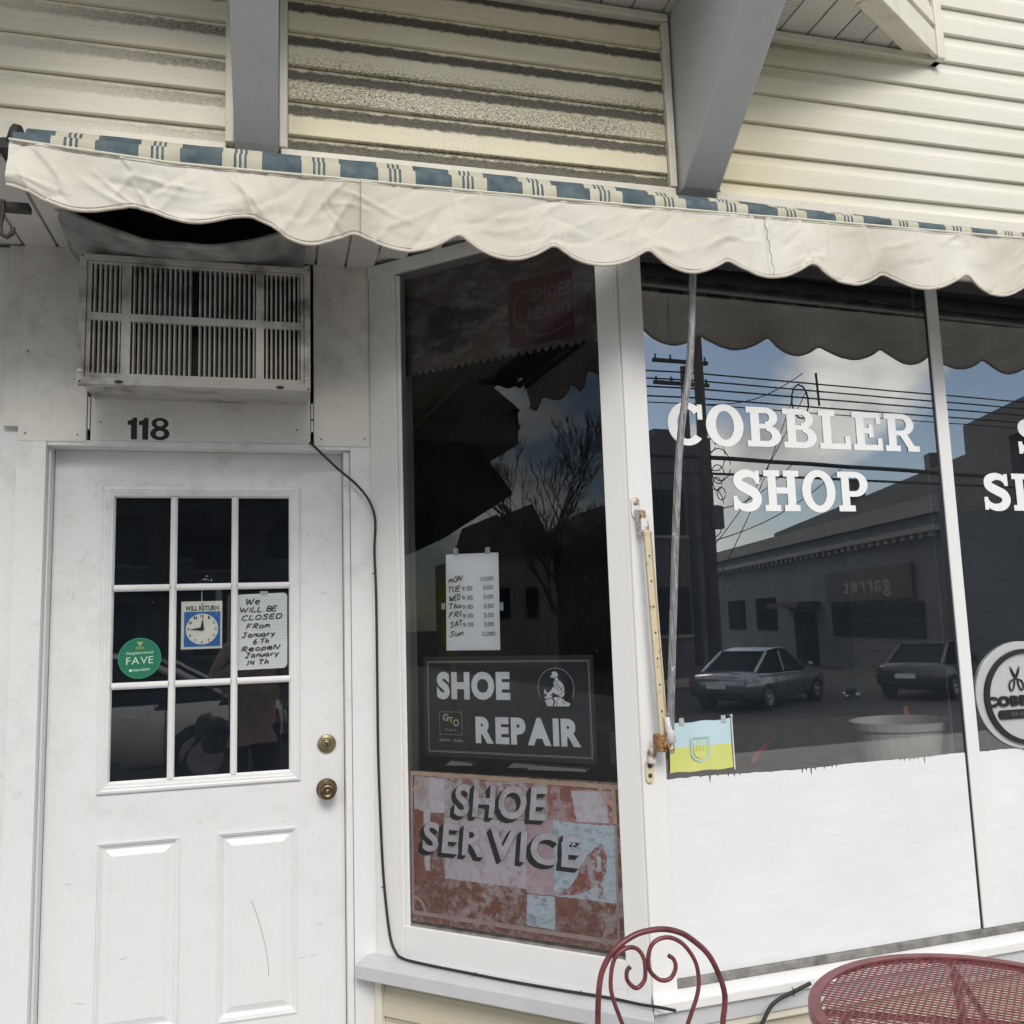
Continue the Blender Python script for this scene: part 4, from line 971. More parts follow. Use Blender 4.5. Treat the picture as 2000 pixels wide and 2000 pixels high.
for i, (a, b) in enumerate(vp):
    o = valance_panel(a, b, i * .0015 + (.001 if i else 0)).build('valance', 'valance_cloth', aw, smooth=True, fix=False); vals.append(o)
    # sewn hem cord along the scallops, and its stitching
    xs_ = [a + (b - a) * j / int((b - a) / .006) for j in range(int((b - a) / .006) + 1)]
    MB().tube([(x, val_y(x, 1) - i * .0015 - .0008, scallop(x) + EYE) for x in xs_], .0034, 6).build('hem', 'hem_cloth', o, smooth=True)
    MB().tube([(x, val_y(x, .93) - i * .0015 - .0012, scallop(x) + .008 + EYE) for x in xs_], .0006, 4).build('stitching', 'weathered_wood', o)
    MB().tube([(x, 2.1195 - i * .0012, seam_z(x) + .002 + EYE + noise.noise(Vector((x * 5, 0, 0))) * .001) for x in xs_], .0030, 6).build('seam_cord', 'trim_cream', o)
    MB().tube([(x, val_y(x, .06) - i * .0015 - .001, seam_z(x) - .006 + EYE) for x in xs_], .0006, 4).build('stitching', 'weathered_wood', o)
    if i:   # puckered overlap where two lengths are sewn together
        pz = [(a + .0025 * sin(j * 1.3) * (1 if i == 2 else .2) + (.015 if i == 2 else 0) * j / 24, val_y(a, j / 24) - .0035 - i * .001, seam_z(a) + (scallop(a) - seam_z(a)) * j / 24 + EYE) for j in range(25)]
        MB().tube(pz, .0009, 5).build('joining_seam', 'seam_thread', o)
# left end hardware
MB().lathe((X0 + .002, 2.215, EYE + 1.158), (-1, 0, 0), [(0, .050), (.012, .052), (.018, .046), (.03, .02), (.05, .018)], 20).build('end_cap', 'grille_dark', aw)
MB().box(FW, X0 - .035, X0 + .0, -2.35, -2.16, 1.125, 1.140).build('end_bracket', 'grille_dark', aw)
MB().box(FW, -0.665, -0.560, -2.20, -2.17, 0.985, 1.000).build('bracket_bar', 'grille_dark', aw)
hk = [(-0.612, 2.165, 1.0), (-0.612, 2.165, 0.965), (-0.616, 2.165, 0.935), (-0.612, 2.165, 0.918), (-0.600, 2.163, 0.911), (-0.590, 2.163, 0.920), (-0.588, 2.163, 0.935)]
MB().tube([(a, b, c + EYE) for a, b, c in hk], .0055, 8).build('hook', 'brace_paint' if False else 'iron_dark', aw)
# folding arm: painted rod, slide rail screwed to the corner post
pR = [FC.P(0.052, 0.085, -0.335), FC.P(0.066, 0.105, -0.05), FC.P(0.10, .135, 0.45), FC.P(0.135, 0.165, 0.72), FC.P(0.150, 0.190, 1.00), FC.P(0.153, 0.21, 1.10)]
MB().tube(catmull([tuple(p) for p in pR], 8), .0105, 14).build('arm_rod', 'rod_metal', aw, smooth=True)
MB().lathe(pR[0] + Vector((0, 0, .03)), (0.05, 0.0, -1), [(-.035, .0125), (.035, .0135), (.036, .008), (.05, .010), (.064, .006)], 14).build('rod_end', 'white_hardware', aw, smooth=True)
rail = MB(); rl = [FC.P(0.024, .055, 0.245), FC.P(0.040, .060, -0.33)]
dn = (rl[1] - rl[0]).normalized()
def bar(mb, p, q, w, d, fr):
    c = [p - fr.d * w / 2, p + fr.d * w / 2, p + fr.d * w / 2 + fr.n * d, p - fr.d * w / 2 + fr.n * d]; e = [x - p + q for x in c]
    return mb.add(c + e, [(3, 2, 1, 0), (4, 5, 6, 7), (0, 1, 5, 4), (1, 2, 6, 5), (2, 3, 7, 6), (3, 0, 4, 7)])
bar(rail, rl[0], rl[1], .020, .012, FC); rail.build('slide_rail', 'rusty_white', aw, bevel=.002)
bar(MB(), rl[0] + FC.d * .009 + FC.n * .0005, rl[1] + FC.d * .009 + FC.n * .0005, .003, .019, FC).build('rail_flange', 'rusty_white', aw)
for k in range(7): MB().lathe(rl[0] + (rl[1] - rl[0]) * (.12 + k * .125) + FC.n * .012, FC.n, [(0, .003), (.0008, .0025)], 8).build('bolt_hole', 'black', aw)
def tab(z0, z1, s, mat, hole=True):
    a = ell(s, z1, .013, .016, 10, 0, pi); b = ell(s, z0, .013, .016, 10, pi, 2 * pi)
    o = MB().prism(FC, a + [(s - .013, z1)] + b + [(s + .013, z0)], .0125, .0185).build('fixing_tab', mat, aw, bevel=.001)
    for z in (z0 + (z1 - z0) * .15, z1 - (z1 - z0) * .1): MB().lathe(FC.P(s, .0185, z), FC.n, [(0, .0065), (.002, .006), (.0025, .003)], 12).build('screw', 'steel' if mat != 'rusty_white' else 'brass_dark', o)
    return o
tab(0.305, 0.335, 0.014, 'white_hardware'); MB().prism(FC, [(0.006, .31), (0.024, .31), (.037, .285), (.037, .238), (.013, .238), (.011, .29)], .0187, .055).build('rail_cap', 'white_hardware', aw, bevel=.003)
tab(-0.44, -0.405, 0.018, 'rusty_white')
MB().prism(FC, [(0.008, -.40), (.030, -.40), (.030, -.385), (.036, -.375), (.036, -.36), (.014, -.36)], .0187, .040).build('rail_foot', 'white_hardware', aw, bevel=.003)
MB().prism(FC, [(0.018, -.365), (.050, -.365), (.050, -.318), (.018, -.318)], .045, .080).build('slider_block', 'rust_heavy', aw, bevel=.003)
MB().lathe(FC.P(.043, .080, -.345), FC.n, [(0, .011), (.006, .011), (.008, .007), (.016, .006)], 10).build('pivot_bolt', 'rust_heavy', aw)

# ================================================================== CABLES
def cable(pts, r, label, name='cable'):
    o = MB().tube(catmull([tuple(p) for p in pts], 6), r, 8).build(name, 'rubber_cable', None, smooth=True); return tag(o, label, 'cable')
cb = [FA.P(0.103, -.02, 0.627), FA.P(0.108, 0.010, 0.617), FA.P(0.135, .012, 0.590), FA.P(0.195, .014, 0.532), FA.P(0.255, .02, 0.478), FA.P(0.295, .022, 0.425), FA.P(0.3145, 0.026, 0.36), FB.P(0.012, .018, 0.25)]
cb += [FB.P(0.016, .017, z) for z in (0.10, -0.2, -0.4)] + [FB.P(0.022, .018, -0.6), FB.P(0.032, .018, -0.8), FB.P(0.052, .018, -0.96), FB.P(0.075, .020, -1.012), FB.P(0.11, .028, -1.026)]
cb += [FB.P(s, .030 + .012 * sin(s * 3), -1.0285 + .001 * sin(s * 9)) for s in (0.2, 0.35, 0.5, 0.65, 0.8)] + [FB.P(.90, .052, -1.024), FB.P(.955, .058, -1.020), FB.P(1.0, .06, -1.020)]
cable(cb, .0042, 'thin black cable running from the door head down the corner and along the ledge')
for p in (FB.P(.014, .018, .18), FB.P(.034, .018, -.82), FB.P(.38, .04, -1.026), FB.P(.72, .038, -1.026)):
    MB().tube([p + Vector((0, 0, .004)), p + Vector((-.004, -.006, 0)), p + Vector((-.01, -.002, -.003))], .0016, 6).build('cable_clip', 'black', bpy.data.objects['cable'])
cc2 = [FC.P(0.22, .11, -1.30), FC.P(0.225, .10, -1.20), FC.P(0.25, .085, -1.14), FC.P(0.285, .078, -1.105), FC.P(0.33, .072, -1.060), FC.P(0.40, .068, -1.041), FC.P(0.455, .066, -1.028)]
cable(cc2, .0055, 'short loose grey cable stub bending up beside the table')
MB().tube([FC.P(.395, .066, -1.030), FC.P(.397, .074, -1.038), FC.P(.396, .070, -1.052)], .0016, 6).build('cable_clip', 'black', bpy.data.objects['cable.001'])
MB().tube([FC.P(1.30, .030, -1.018), FC.P(1.303, .034, -1.006), FC.P(1.312, .034, -1.004), FC.P(1.316, .034, -1.016)], .0014, 6).build('wire_staple', 'black', bld)

# ================================================================== NUMBERS, SIGNS, NOTICES
hn = thing('house_number', 'black house number 118 on clear stickers over the door', 'number', FA.P(-0.4, -.006, 0.62))
fpn = FA
for a, b in ((-0.4715, -0.4385), (-0.4375, -0.4045), (-0.4035, -0.3350)):
    MB().add([FA.P(a, -.0068, .6195), FA.P(b, -.0068, .6195), FA.P(b, -.0068, .7015), FA.P(a, -.0068, .7015)], [(0, 1, 2, 3)]).build('sticker', 'soffit_white', hn, fix=False)
def digit(ch, a, b):
    n_ = -.0062; w = b - a
    if ch == '1':
        MB().add([FA.P(a + x * w, n_, .624 + y * .072) for x, y in ((.38, 0), (1, 0), (1, 1), (.60, 1), (.46, .90), (.02, .84), (.02, .66), (.38, .66))], [tuple(range(8))]).build('digit', 'black', hn, fix=False)
    else:
        mb = MB()
        for k, (cy, ry, rx, wy, wx) in enumerate(((.755, .26, .44, .13, .20), (.285, .30, .50, .14, .22))):
            o_, i_ = arc(.5, cy, rx, ry, wx, wy, 0, 360, 36); mb.add([FA.P(a + x * w, n_ + k * .0002, .624 + y * .072) for x, y in o_ + i_], [(i, i + 1, 38 + i, 37 + i) for i in range(36)])
        mb.build('digit', 'black', hn, fix=False)
for ch, a, b in (('1', -0.470, -0.441), ('1', -0.436, -0.407), ('8', -0.401, -0.3420)):
    digit(ch, a, b)

# ---- hours notice in the side window
ho = thing('hours_notice', 'white sheet of opening hours with handwritten weekdays taped inside the side window', 'notice', FB.P(.37, -.01, .07))
MB().add([FB.P(0.279, -.006, 0.226), FB.P(0.474, -.005, 0.220), FB.P(0.470, -.006, -0.082), FB.P(0.274, -.005, -0.081)], [(0, 3, 2, 1)]).build('paper', 'paper_white', ho, fix=False)
handwrite(FB, [('mON', .287, .338, .134, .140, .017, .25), ('TUE', .286, .330, .103, .106, .018, .1), ('WED', .290, .330, .075, .080, .017, .05), ('Thu', .286, .332, .050, .054, .016, .1),
               ('FRI', .286, .331, .022, .027, .017, .15), ('SAT', .290, .336, -.008, -.002, .017, .1), ('Sun', .287, .336, -.037, -.033, .016, .3)], -.0045, 'ink_brown', ho, .0030)
for z, a in ((.106, .118), (.077, .090), (.048, .061), (.020, .034), (-.008, .006)):
    word(FB, '9:', .338, .350, z, .0130, -.0045, 'ink', ho, 'printed_time', gap=.02); word(FB, '00', .356, .376, z, .0135, -.0045, 'ink', ho, 'printed_time')
    word(FB, '5:00', .416, .451, z, .0135, -.0045, 'ink', ho, 'printed_time')
for z in (.1345, -.037): word(FB, 'CLOSED', .407, .456, z, .0115, -.0045, 'ink', ho, 'printed_word', gap=.05)
for s, z, w, h in ((.318, .232, .018, .022), (.436, .228, .018, .022), (.266, .060, .014, .020), (.480, .052, .013, .026)):
    MB().add([FB.P(s - w / 2, -.0042, z - h / 2), FB.P(s + w / 2, -.0042, z - h / 2), FB.P(s + w / 2, -.0042, z + h / 2), FB.P(s - w / 2, -.0042, z + h / 2)], [(0, 1, 2, 3)]).build('tape', 'tape', ho, fix=False)

# ---- SHOE REPAIR sign
sr = thing('shoe_repair_sign', 'black SHOE REPAIR sign with silver letters below the hours sheet', 'sign', FB.P(.48, -.012, -.26))
MB().box(FB, 0.182, 0.777, -.0125, -.009, -0.412, -0.100).build('board', 'sign_black', sr)
e = .0016
mb = MB()
for k, (a, b, c, d) in enumerate(((.1965, .765, -.398, -.1150), (.2005, .761, -.394, -.1190))):
    w = .0015 if k == 0 else .0008
    o_ = _rect(a, b, c, d); i_ = _rect(a + w, b - w, c + w, d - w); mb.add([FB.P(s, -.0086, z) for s, z in o_ + i_], [(i, (i + 1) % 4, 4 + (i + 1) % 4, 4 + i) for i in range(4)])
mb.build('gold_border', 'gold_line', sr, fix=False)
word(FB, 'SHOE', .232, .499, -.2275, .0725, -.0085, 'sign_silver', sr, bold=.058, gap=.06, single=False)
word(FB, 'REPAIR', .372, .730, -.3605, .069, -.0085, 'sign_silver', sr, bold=.058, gap=.07, single=False)
o_ = _rect(.2395, .3235, -.3440, -.2725); i_ = _rect(.2407, .3223, -.3428, -.2737)
MB().add([FB.P(s, -.0086, z) for s, z in o_ + i_], [(i, (i + 1) % 4, 4 + (i + 1) % 4, 4 + i) for i in range(4)]).build('logo_border', 'tape', sr, fix=False)
word(FB, 'G', .252, .274, -.3005, .020, -.0085, 'gold_line', sr, 'logo_letter', bold=.03); word(FB, 'T', .274, .291, -.3065, .017, -.0084, 'gold_line', sr, 'logo_letter', bold=.03); word(FB, 'O', .291, .312, -.3165, .020, -.0083, 'gold_line', sr, 'logo_letter', bold=.03)
word(FB, 'ITALIA', .2605, .3035, -.3325, .0075, -.0085, 'tape', sr, 'printed_word', gap=.12)
word(FB, 'Superior  Quality', .2365, .325, -.363, .0085, -.0085, 'gold_line', sr, 'printed_word', gap=.05, shear=.3, z1=-.365)
# seated cobbler emblem in an open ring
em = MB(); o_, i_ = arc(.654, -.197, .0600, .0600, .0580, .0580, -28, 208, 48); em.add([FB.P(s, -.0085, z) for s, z in o_ + i_], [(i, i + 1, 50 + i - 1, 49 + i) for i in range(48)])
def blob(mb, pts, n): mb.add([FB.P(.654 + x * .001, n, -.197 + y * .001) for x, y in pts], [tuple(range(len(pts)))])
blob(em, [(-12, 47), (-2, 50), (6, 46), (9, 38), (5, 33), (-3, 33), (-6, 30), (-16, 32), (-17, 36), (-11, 38)], -.0085)     # cap and head
blob(em, [(-4, 30), (3, 33), (8, 30), (10, 24), (4, 22), (-3, 24)], -.00845)                                               # face and neck
blob(em, [(3, 24), (14, 22), (24, 12), (28, -2), (28, -18), (22, -26), (10, -24), (0, -18), (-8, -12), (-12, -4), (-6, 4), (-8, 16), (-4, 22)], -.0084)  # torso
blob(em, [(-10, 4), (-14, -4), (-24, -12), (-34, -20), (-28, -24), (-14, -18), (-4, -8)], -.00835)                           # arm with hammer
blob(em, [(-38, -4), (-34, -3), (-32, -12), (-27, -14), (-29, -18), (-36, -15), (-40, -18)], -.0083)
blob(em, [(-40, -27), (-26, -21), (-12, -22), (-16, -28), (-34, -32)], -.00835)                                              # shoe on the last
blob(em, [(-38, -36), (-18, -31), (0, -26), (18, -28), (30, -38), (46, -44), (42, -53), (-30, -53)], -.0083)                 # apron and legs
em.build('cobbler_emblem', 'sign_silver', sr, fix=False)
em2 = MB()
for pl, w in (([(4, 22), (6, 8), (14, 2), (20, -6)], 1.8), ([(-4, 20), (-3, 8), (4, -2), (14, -6), (22, 4)], 1.5), ([(26, -6), (16, -18), (4, -20), (-8, -16)], 1.8), ([(-12, -30), (-6, -40), (-10, -52)], 5), ([(10, -28), (2, -40), (0, -52)], 1.8), ([(18, -30), (24, -44)], 1.2), ([(24, -38), (30, -48)], 1.2)):
    o_, i_ = thickline(catmull(pl, 4), w); m = len(o_); em2.add([FB.P(.654 + x * .001, -.0080, -.197 + y * .001) for x, y in o_ + i_], [(i, i + 1, m + i + 1, m + i) for i in range(m - 1)])
em2.build('emblem_lines', 'sign_black', sr, fix=False)

# ---- SHOE SERVICE painted poster
ss = thing('shoe_service_poster', 'worn red and white SHOE SERVICE panel at the foot of the side window', 'sign', FB.P(.47, -.01, -.7))
MB().box(FB, 0.1225, 0.843, -.020, -.0100, -0.922, -0.462).build('board', 'poster_brown', ss)
def patch(pts, mat, k, name='paint_patch'):
    jag = []
    for (a, b), (c, d) in zip(pts, pts[1:] + pts[:1]):
        L = math.hypot(c - a, d - b); m = max(1, int(L / .012))
        for i in range(m):
            t = i / m; j = .0016 if 0 < i else 0
            jag.append((a + (c - a) * t + random.uniform(-j, j), b + (d - b) * t + random.uniform(-j, j)))
    MB().add([FB.P(s, -.0098 + k * .0003, z) for s, z in jag], [tuple(range(len(jag)))]).build(name, mat, ss, fix=False)
patch([(.136, -.58), (.135, -.80), (.245, -.79), (.25, -.58)], 'poster_red', 0)
patch([(.138, -.478), (.615, -.478), (.613, -.582), (.25, -.600), (.136, -.580)], 'poster_mix', 1)
patch([(.198, -.480), (.253, -.480), (.250, -.600), (.196, -.600)], 'poster_white', 2)
patch([(.172, -.578), (.198, -.578), (.194, -.765), (.176, -.765), (.168, -.700)], 'poster_white', 2)
patch([(.198, -.585), (.250, -.585), (.246, -.782), (.193, -.772)], 'poster_brown', 3)
patch([(.250, -.600), (.539, -.588), (.533, -.784), (.245, -.781)], 'poster_pale', 3)
patch([(.615, -.482), (.822, -.485), (.820, -.582), (.617, -.580)], 'poster_redmix', 2)
patch([(.690, -.490), (.800, -.488), (.805, -.575), (.705, -.578)], 'poster_white', 3)
patch([(.655, -.486), (.690, -.486), (.690, -.525), (.655, -.520)], 'poster_red', 4)
patch([(.539, -.586), (.628, -.580), (.625, -.793), (.533, -.793)], 'poster_pink', 4)
patch([(.628, -.580), (.829, -.582), (.822, -.791), (.625, -.793)], 'poster_blue', 4)
patch([(.534, -.798), (.625, -.795), (.624, -.889), (.531, -.886)], 'poster_blue', 4)
patch([(.131, -.803), (.532, -.793), (.531, -.884), (.129, -.894)], 'poster_brown', 2)
patch([(.627, -.796), (.700, -.793), (.695, -.835), (.680, -.845), (.634, -.846)], 'poster_red', 4)
patch([(.781, -.632), (.795, -.665), (.791, -.715), (.772, -.790), (.762, -.788), (.764, -.745), (.740, -.762), (.700, -.780), (.640, -.790), (.636, -.782), (.672, -.765), (.695, -.738), (.715, -.700), (.735, -.668)], 'poster_flake', 5, 'painted_heel_shoe')
patch([(.764, -.665), (.778, -.672), (.776, -.705), (.764, -.700)], 'poster_blue', 6)
def strip(pts, w, mat, k):
    o_, i_ = thickline(pts, w); m = len(o_); MB().add([FB.P(s, -.0098 + k * .0003, z) for s, z in o_ + i_], [(i, i + 1, m + i + 1, m + i) for i in range(m - 1)]).build('painted_border', mat, ss, fix=False)
strip([(.126, -.468), (.40, -.469), (.60, -.471), (.836, -.474)], .013, 'poster_tan', 7)
strip([(.129, -.475), (.128, -.60), (.127, -.90)], .010, 'poster_tan_dull', 8)
strip([(.824, -.480), (.825, -.575)], .012, 'poster_tan', 8); strip([(.826, -.580), (.824, -.7), (.820, -.895)], .008, 'poster_tan_dull', 8)
strip([(.125, -.896), (.4, -.896), (.6, -.896), (.826, -.897)], .013, 'poster_tan_dull', 9)
for (cx, cz, a0, mt) in ((.128, -.474, -90, 'poster_tan'), (.830, -.478, 180, 'poster_tan'), (.127, -.893, 0, 'poster_tan_dull'), (.822, -.893, 90, 'poster_tan_dull')):
    o_, i_ = arc(cx, cz, .050, .050, .040, .040, a0, a0 + 90, 12); MB().add([FB.P(s, -.0068, z) for s, z in o_ + i_], [(i, i + 1, 14 + i, 13 + i) for i in range(12)]).build('corner_arc', mt, ss, fix=False)
for txt, a, b, z, zz, h in (('SHOE', .287, .607, -.588, -.580, .088), ('SERVICE', .166, .712, -.703, -.706, .082)):
    for k in range(5):
        d = k * .0028
        word(FB, txt, a - .006 + d * .6 * 0 - d, b - .006 - d, z - d, h, -.0064 + k * .00008, 'ink', ss, 'letter_shadow', bold=.03, gap=.10, z1=zz - d, shear=.12)
    word(FB, txt, a, b, z + .002, h, -.0055, 'poster_white', ss, 'letter', bold=.03, gap=.10, z1=zz + .002, shear=.12, single=False)
word(FB, 'DES', .655, .700, -.668, .030, -.0052, 'poster_blue', ss, 'faded_print', bold=.02)

# ---- pinked shelf cloth and poster behind the top of the side window
fc = thing('shelf_valance', 'dark faded cloth with pinked lower edge behind the top of the side window', 'cloth', FB.P(.46, -.05, 1.0))
top = []; s = .09
while s < .86: top += [(s, .866), (s + .010, .852), (s + .0185, .852), (s + .0285, .866)]; s += .0285
mb = MB(); 
for (sa, za), (sb, zb) in zip(top, top[1:]):
    if sb > sa: mb.add([FB.P(sa, -.05, 1.2), FB.P(sa, -.05, za), FB.P(sb, -.05, zb), FB.P(sb, -.05, 1.2)], [(0, 1, 2, 3)])
mb.build('cloth', 'fringe_cloth', fc, fix=False)
sp = thing('shoes_renewed_poster', 'dim maroon SHOES RENEWED poster pinned to the dark cloth', 'poster', FB.P(.64, -.045, .97))
MB().box(FB, .515, .744, -.049, -.046, .882, 1.10).build('sheet', 'print_maroon', sp)
word(FB, 'SHOES', .603, .740, 1.022, .042, -.0455, 'print_faint', sp, bold=.03, single=False)
word(FB, 'RENEWE', .585, .741, .962, .038, -.0455, 'print_faint', sp, bold=.03, single=False)
o_, i_ = thickline(catmull([(.60, 1.06), (.55, 1.045), (.535, .99), (.545, .955), (.58, .94), (.59, .915), (.66, .905), (.74, .935)], 5), .006); m = len(o_)
MB().add([FB.P(s, -.0455, z) for s, z in o_ + i_], [(i, i + 1, m + i + 1, m + i) for i in range(m - 1)]).build('printed_scroll', 'print_faint', sp, fix=False)

# ---- things on the door glass
cl = thing('will_return_sign', 'WILL RETURN clock sign in blue and white hanging in the middle pane', 'sign', FD.P(-.244, -.014, .02))
MB().box(FD, -.3075, -.1795, -.0175, -.0160, -.052, .1035).build('card', 'clock_white', cl)
MB().add([FD.P(a, -.0156, b) for a, b in _rect(-.2985, -.1855, -.0445, .0695)], [(0, 1, 2, 3)]).build('blue_panel', 'clock_blue', cl, fix=False)
MB().add([FD.P(a, -.0153, b) for a, b in ell(-.2425, .0125, .0505, .0505, 40)], [tuple(range(40))]).build('dial', 'clock_white', cl, fix=False)
word(FD, 'WILL RETURN', -.2955, -.1905, .0735, .0145, -.0155, 'ink', cl, 'printed_word', bold=.03, gap=.05)
for h_ in range(1, 13):
    a = pi / 2 - h_ * pi / 6; t = str(h_); wd = .0055 if len(t) == 1 else .0105; cx, cz = -.2425 + .0425 * cos(a), .0125 + .0425 * sin(a)
    word(FD, t, cx - wd / 2, cx + wd / 2, cz - .0045, .009, -.0150, 'ink', cl, 'numeral', bold=.02, gap=.05)
for a, L in ((radians(86), .038), (radians(182), .040)):
    d_ = (cos(a), sin(a)); nrm = (-d_[1], d_[0]); c = (-.2425, .0125)
    MB().prism(FD, [(c[0] - nrm[0] * .006, c[1] - nrm[1] * .006), (c[0] + d_[0] * L, c[1] + d_[1] * L), (c[0] + nrm[0] * .006, c[1] + nrm[1] * .006), (c[0] - d_[0] * .008, c[1] - d_[1] * .008)], -.0148, -.0140).build('clock_hand', 'black', cl)
MB().lathe(FD.P(-.2425, -.0140, .0125), FD.n, [(0, .006), (.001, .006)], 14).build('hub', 'black', cl)
MB().tube([FD.P(-.2425, -.0150, .095), FD.P(-.2445, -.015, .115), FD.P(-.2435, -.0155, .140), FD.P(-.2425, -.0160, .158)], .0012, 6).build('string', 'paper_white', cl)
MB().lathe(FD.P(-.2425, -.0159, .095), FD.n, [(0, .0032), (.0008, .0032)], 10).build('hole', 'black', cl)
ng = thing('closing_notice', 'handwritten ruled card saying closed from January 6th, right-hand pane', 'notice', FD.P(-.05, -.014, 0))
rr = [(-.134, -.126), (.018, -.1245), (.026, -.119), (.029, -.110), (.029, .115), (.026, .122), (.018, .126), (-.1325, .122)]
MB().prism(FD, rr, -.0160, -.0150).build('card', 'paper_board', ng)
lm = MB()
for k in range(26):
    z = -.118 + k * .0092; lm.add([FD.P(a, -.01475, b) for a, b in _rect(-.133, .028, z, z + .0007)], [(0, 1, 2, 3)])
lm.build('ruled_lines', 'tape', ng, fix=False)
handwrite(FD, [('We', -.105, -.062, .089, .090, .020, .15), ('WILL BE', -.124, -.006, .063, .066, .0165, .15), ('CLOSED', -.117, .010, .037, .041, .0155, .15), ('FRom', -.103, -.029, .008, .012, .0155, .15), ('January', -.116, -.012, -.020, -.016, .0155, .15),
               ('6.Th', -.081, -.032, -.042, -.040, .0150, .1), ('ReopeN', -.118, .004, -.066, -.060, .0155, .15), ('January', -.106, .000, -.086, -.082, .0145, .15), ('14 Th', -.101, -.034, -.112, -.108, .0155, .15)], -.0142, 'ink', ng, .0040)
MB().add([FD.P(a, -.0140, b) for a, b in _rect(-.060, -.034, .119, .1325)], [(0, 1, 2, 3)]).build('tape', 'tape', ng, fix=False)
dc = thing('round_decal', 'round green Neighborhood FAVE decal on the left-hand pane', 'decal', FD.P(-.431, -.014, -.073))
MB().add([FD.P(a, -.0120, b) for a, b in ell(-.4315, -.0745, .0650, .0650, 48)], [tuple(range(48))]).build('disc', 'decal_green', dc, fix=False)
o_ = ell(-.4315, -.0745, .0642, .0642, 48); i_ = ell(-.4315, -.0745, .0628, .0628, 48); MB().add([FD.P(s, -.0118, z) for s, z in o_ + i_], [(i, (i + 1) % 48, 48 + (i + 1) % 48, 48 + i) for i in range(48)]).build('rim_line', 'decal_rim', dc, fix=False)
word(FD, '2025', -.444, -.4185, -.0455, .0075, -.0117, 'decal_gold', dc, 'printed_word'); word(FD, 'Neighborhood', -.4715, -.3910, -.0625, .0085, -.0117, 'decal_print', dc, 'printed_word', gap=.05, z1=-.0600)
word(FD, 'FAVE', -.4715, -.3905, -.0940, .0225, -.0117, 'decal_print', dc, 'printed_word', gap=.09, z1=-.0915); word(FD, 'Nextdoor', -.4495, -.3990, -.1165, .0085, -.0117, 'decal_print', dc, 'printed_word', bold=.01, gap=.05, z1=-.1130)
MB().add([FD.P(-.4575 + a * .001, -.0117, -.1125 + b * .001) for a, b in ((-5, -4), (4, -4), (4, 1), (6, 1), (0, 5), (-6, 1), (-5, 1))], [tuple(range(7))]).build('house_mark', 'decal_print', dc, fix=False)
mb = MB(); mb.add([FD.P(-.4315 + a * .001, -.0117, -.031 + b * .001) for a, b in ((-5, 8), (5, 8), (4, 2), (1, -1), (1, -3), (4, -4), (4, -5), (-4, -5), (-4, -4), (-1, -3), (-1, -1), (-4, 2))], [tuple(range(12))])
for sg in (-1, 1):
    o_, i_ = arc(-.4315 + sg * .005, -.0255, .004, .004, .003, .003, 0, 350, 12); mb.add([FD.P(s, -.01165, z) for s, z in o_ + i_], [(i, i + 1, 14 + i, 13 + i) for i in range(12)])
mb.build('trophy_mark', 'decal_gold', dc, fix=False)

# ---- vinyl lettering on the front glass
for txt, a, b, z, zz, h, lab in (('COBBLER', .140, 1.052, .5150, .5135, .125, 'white slab-serif letters spelling COBBLER high on the front window'),
                             ('SHOP', .342, .836, .314, .3155, .127, 'white slab-serif letters spelling SHOP below COBBLER on the front glass')):
    lt = thing('window_lettering', lab, 'lettering', FC.P((a + b) / 2, .002, z)); slab_word(FC, txt, a, b, z, h, .0016, lt, z1=zz)
lt = thing('window_lettering', 'white slab-serif letter S at the top of the right-hand pane', 'lettering', FC.P(1.5, .002, .5)); slab_word(FC, 'SHOE', 1.462, 2.02, .5165, .125, .0016, lt)
lt = thing('window_lettering', 'white slab-serif letters SE cut off at the right edge below the S', 'lettering', FC.P(1.5, .002, .3))
slab_word(FC, 'SERVICE'.replace('V', '').replace('I', ''), 1.293, 2.06, .322, .127, .0016, lt) if False else slab_word(FC, 'SHOES', 1.293, 1.97, .322, .127, .0016, lt)

# ---- oval sign behind the right-hand pane
ov = thing('oval_sign', 'oval frosted sign with scissors and COBBLER on the right-hand pane', 'sign', FC.P(1.38, .005, -.29))
MB().prism(FC, ell(1.378, -.285, .196, .172, 56), .0015, .0075).build('plate', 'oval_glass', ov)
MB().ring(FC, ell(1.386, -.291, .176, .153, 56), ell(1.388, -.291, .160, .140, 56), .0076, .017).build('ring', 'black', ov)
word(FC, 'COBBLER', 1.216, 1.500, -.3165, .028, .0078, 'black', ov, bold=.06, gap=.05, single=False, thick=.006)
MB().prism(FC, ell(1.275, -.345, .014, .0145, 12, pi / 2, 3 * pi / 2) + ell(1.44, -.345, .014, .0145, 12, -pi / 2, pi / 2), .0078, .014).build('bar', 'black', ov)
word(FC, 'SHOP', 1.31, 1.41, -.351, .013, .0142, 'print_faint', ov, 'printed_word')
sc2 = MB()
for sg in (-1, 1):
    for pl in ([(1.345 + sg * .002, -.235), (1.345 - sg * .012, -.212), (1.345 - sg * .019, -.193)],):
        o_, i_ = thickline(pl, [.006, .007, .002]); m = 3; sc2.add([FC.P(s, .0080 + sg * .0004, z) for s, z in o_ + i_] + [FC.P(s, .013 + sg * .0004, z) for s, z in o_ + i_], [(i, i + 1, m + i + 1, m + i) for i in range(2)] + [(6 + i, 6 + m + i, 7 + m + i, 7 + i) for i in range(2)])
    lp = catmull([(1.345, -.233), (1.345 + sg * .022, -.240), (1.345 + sg * .029, -.258), (1.345 + sg * .022, -.270), (1.345 + sg * .012, -.262), (1.345 + sg * .006, -.240)], 5)
    sc2.tube([FC.P(s, .011, z) for s, z in lp], .0028, 6)
sc2.build('scissors_mark', 'black', ov)

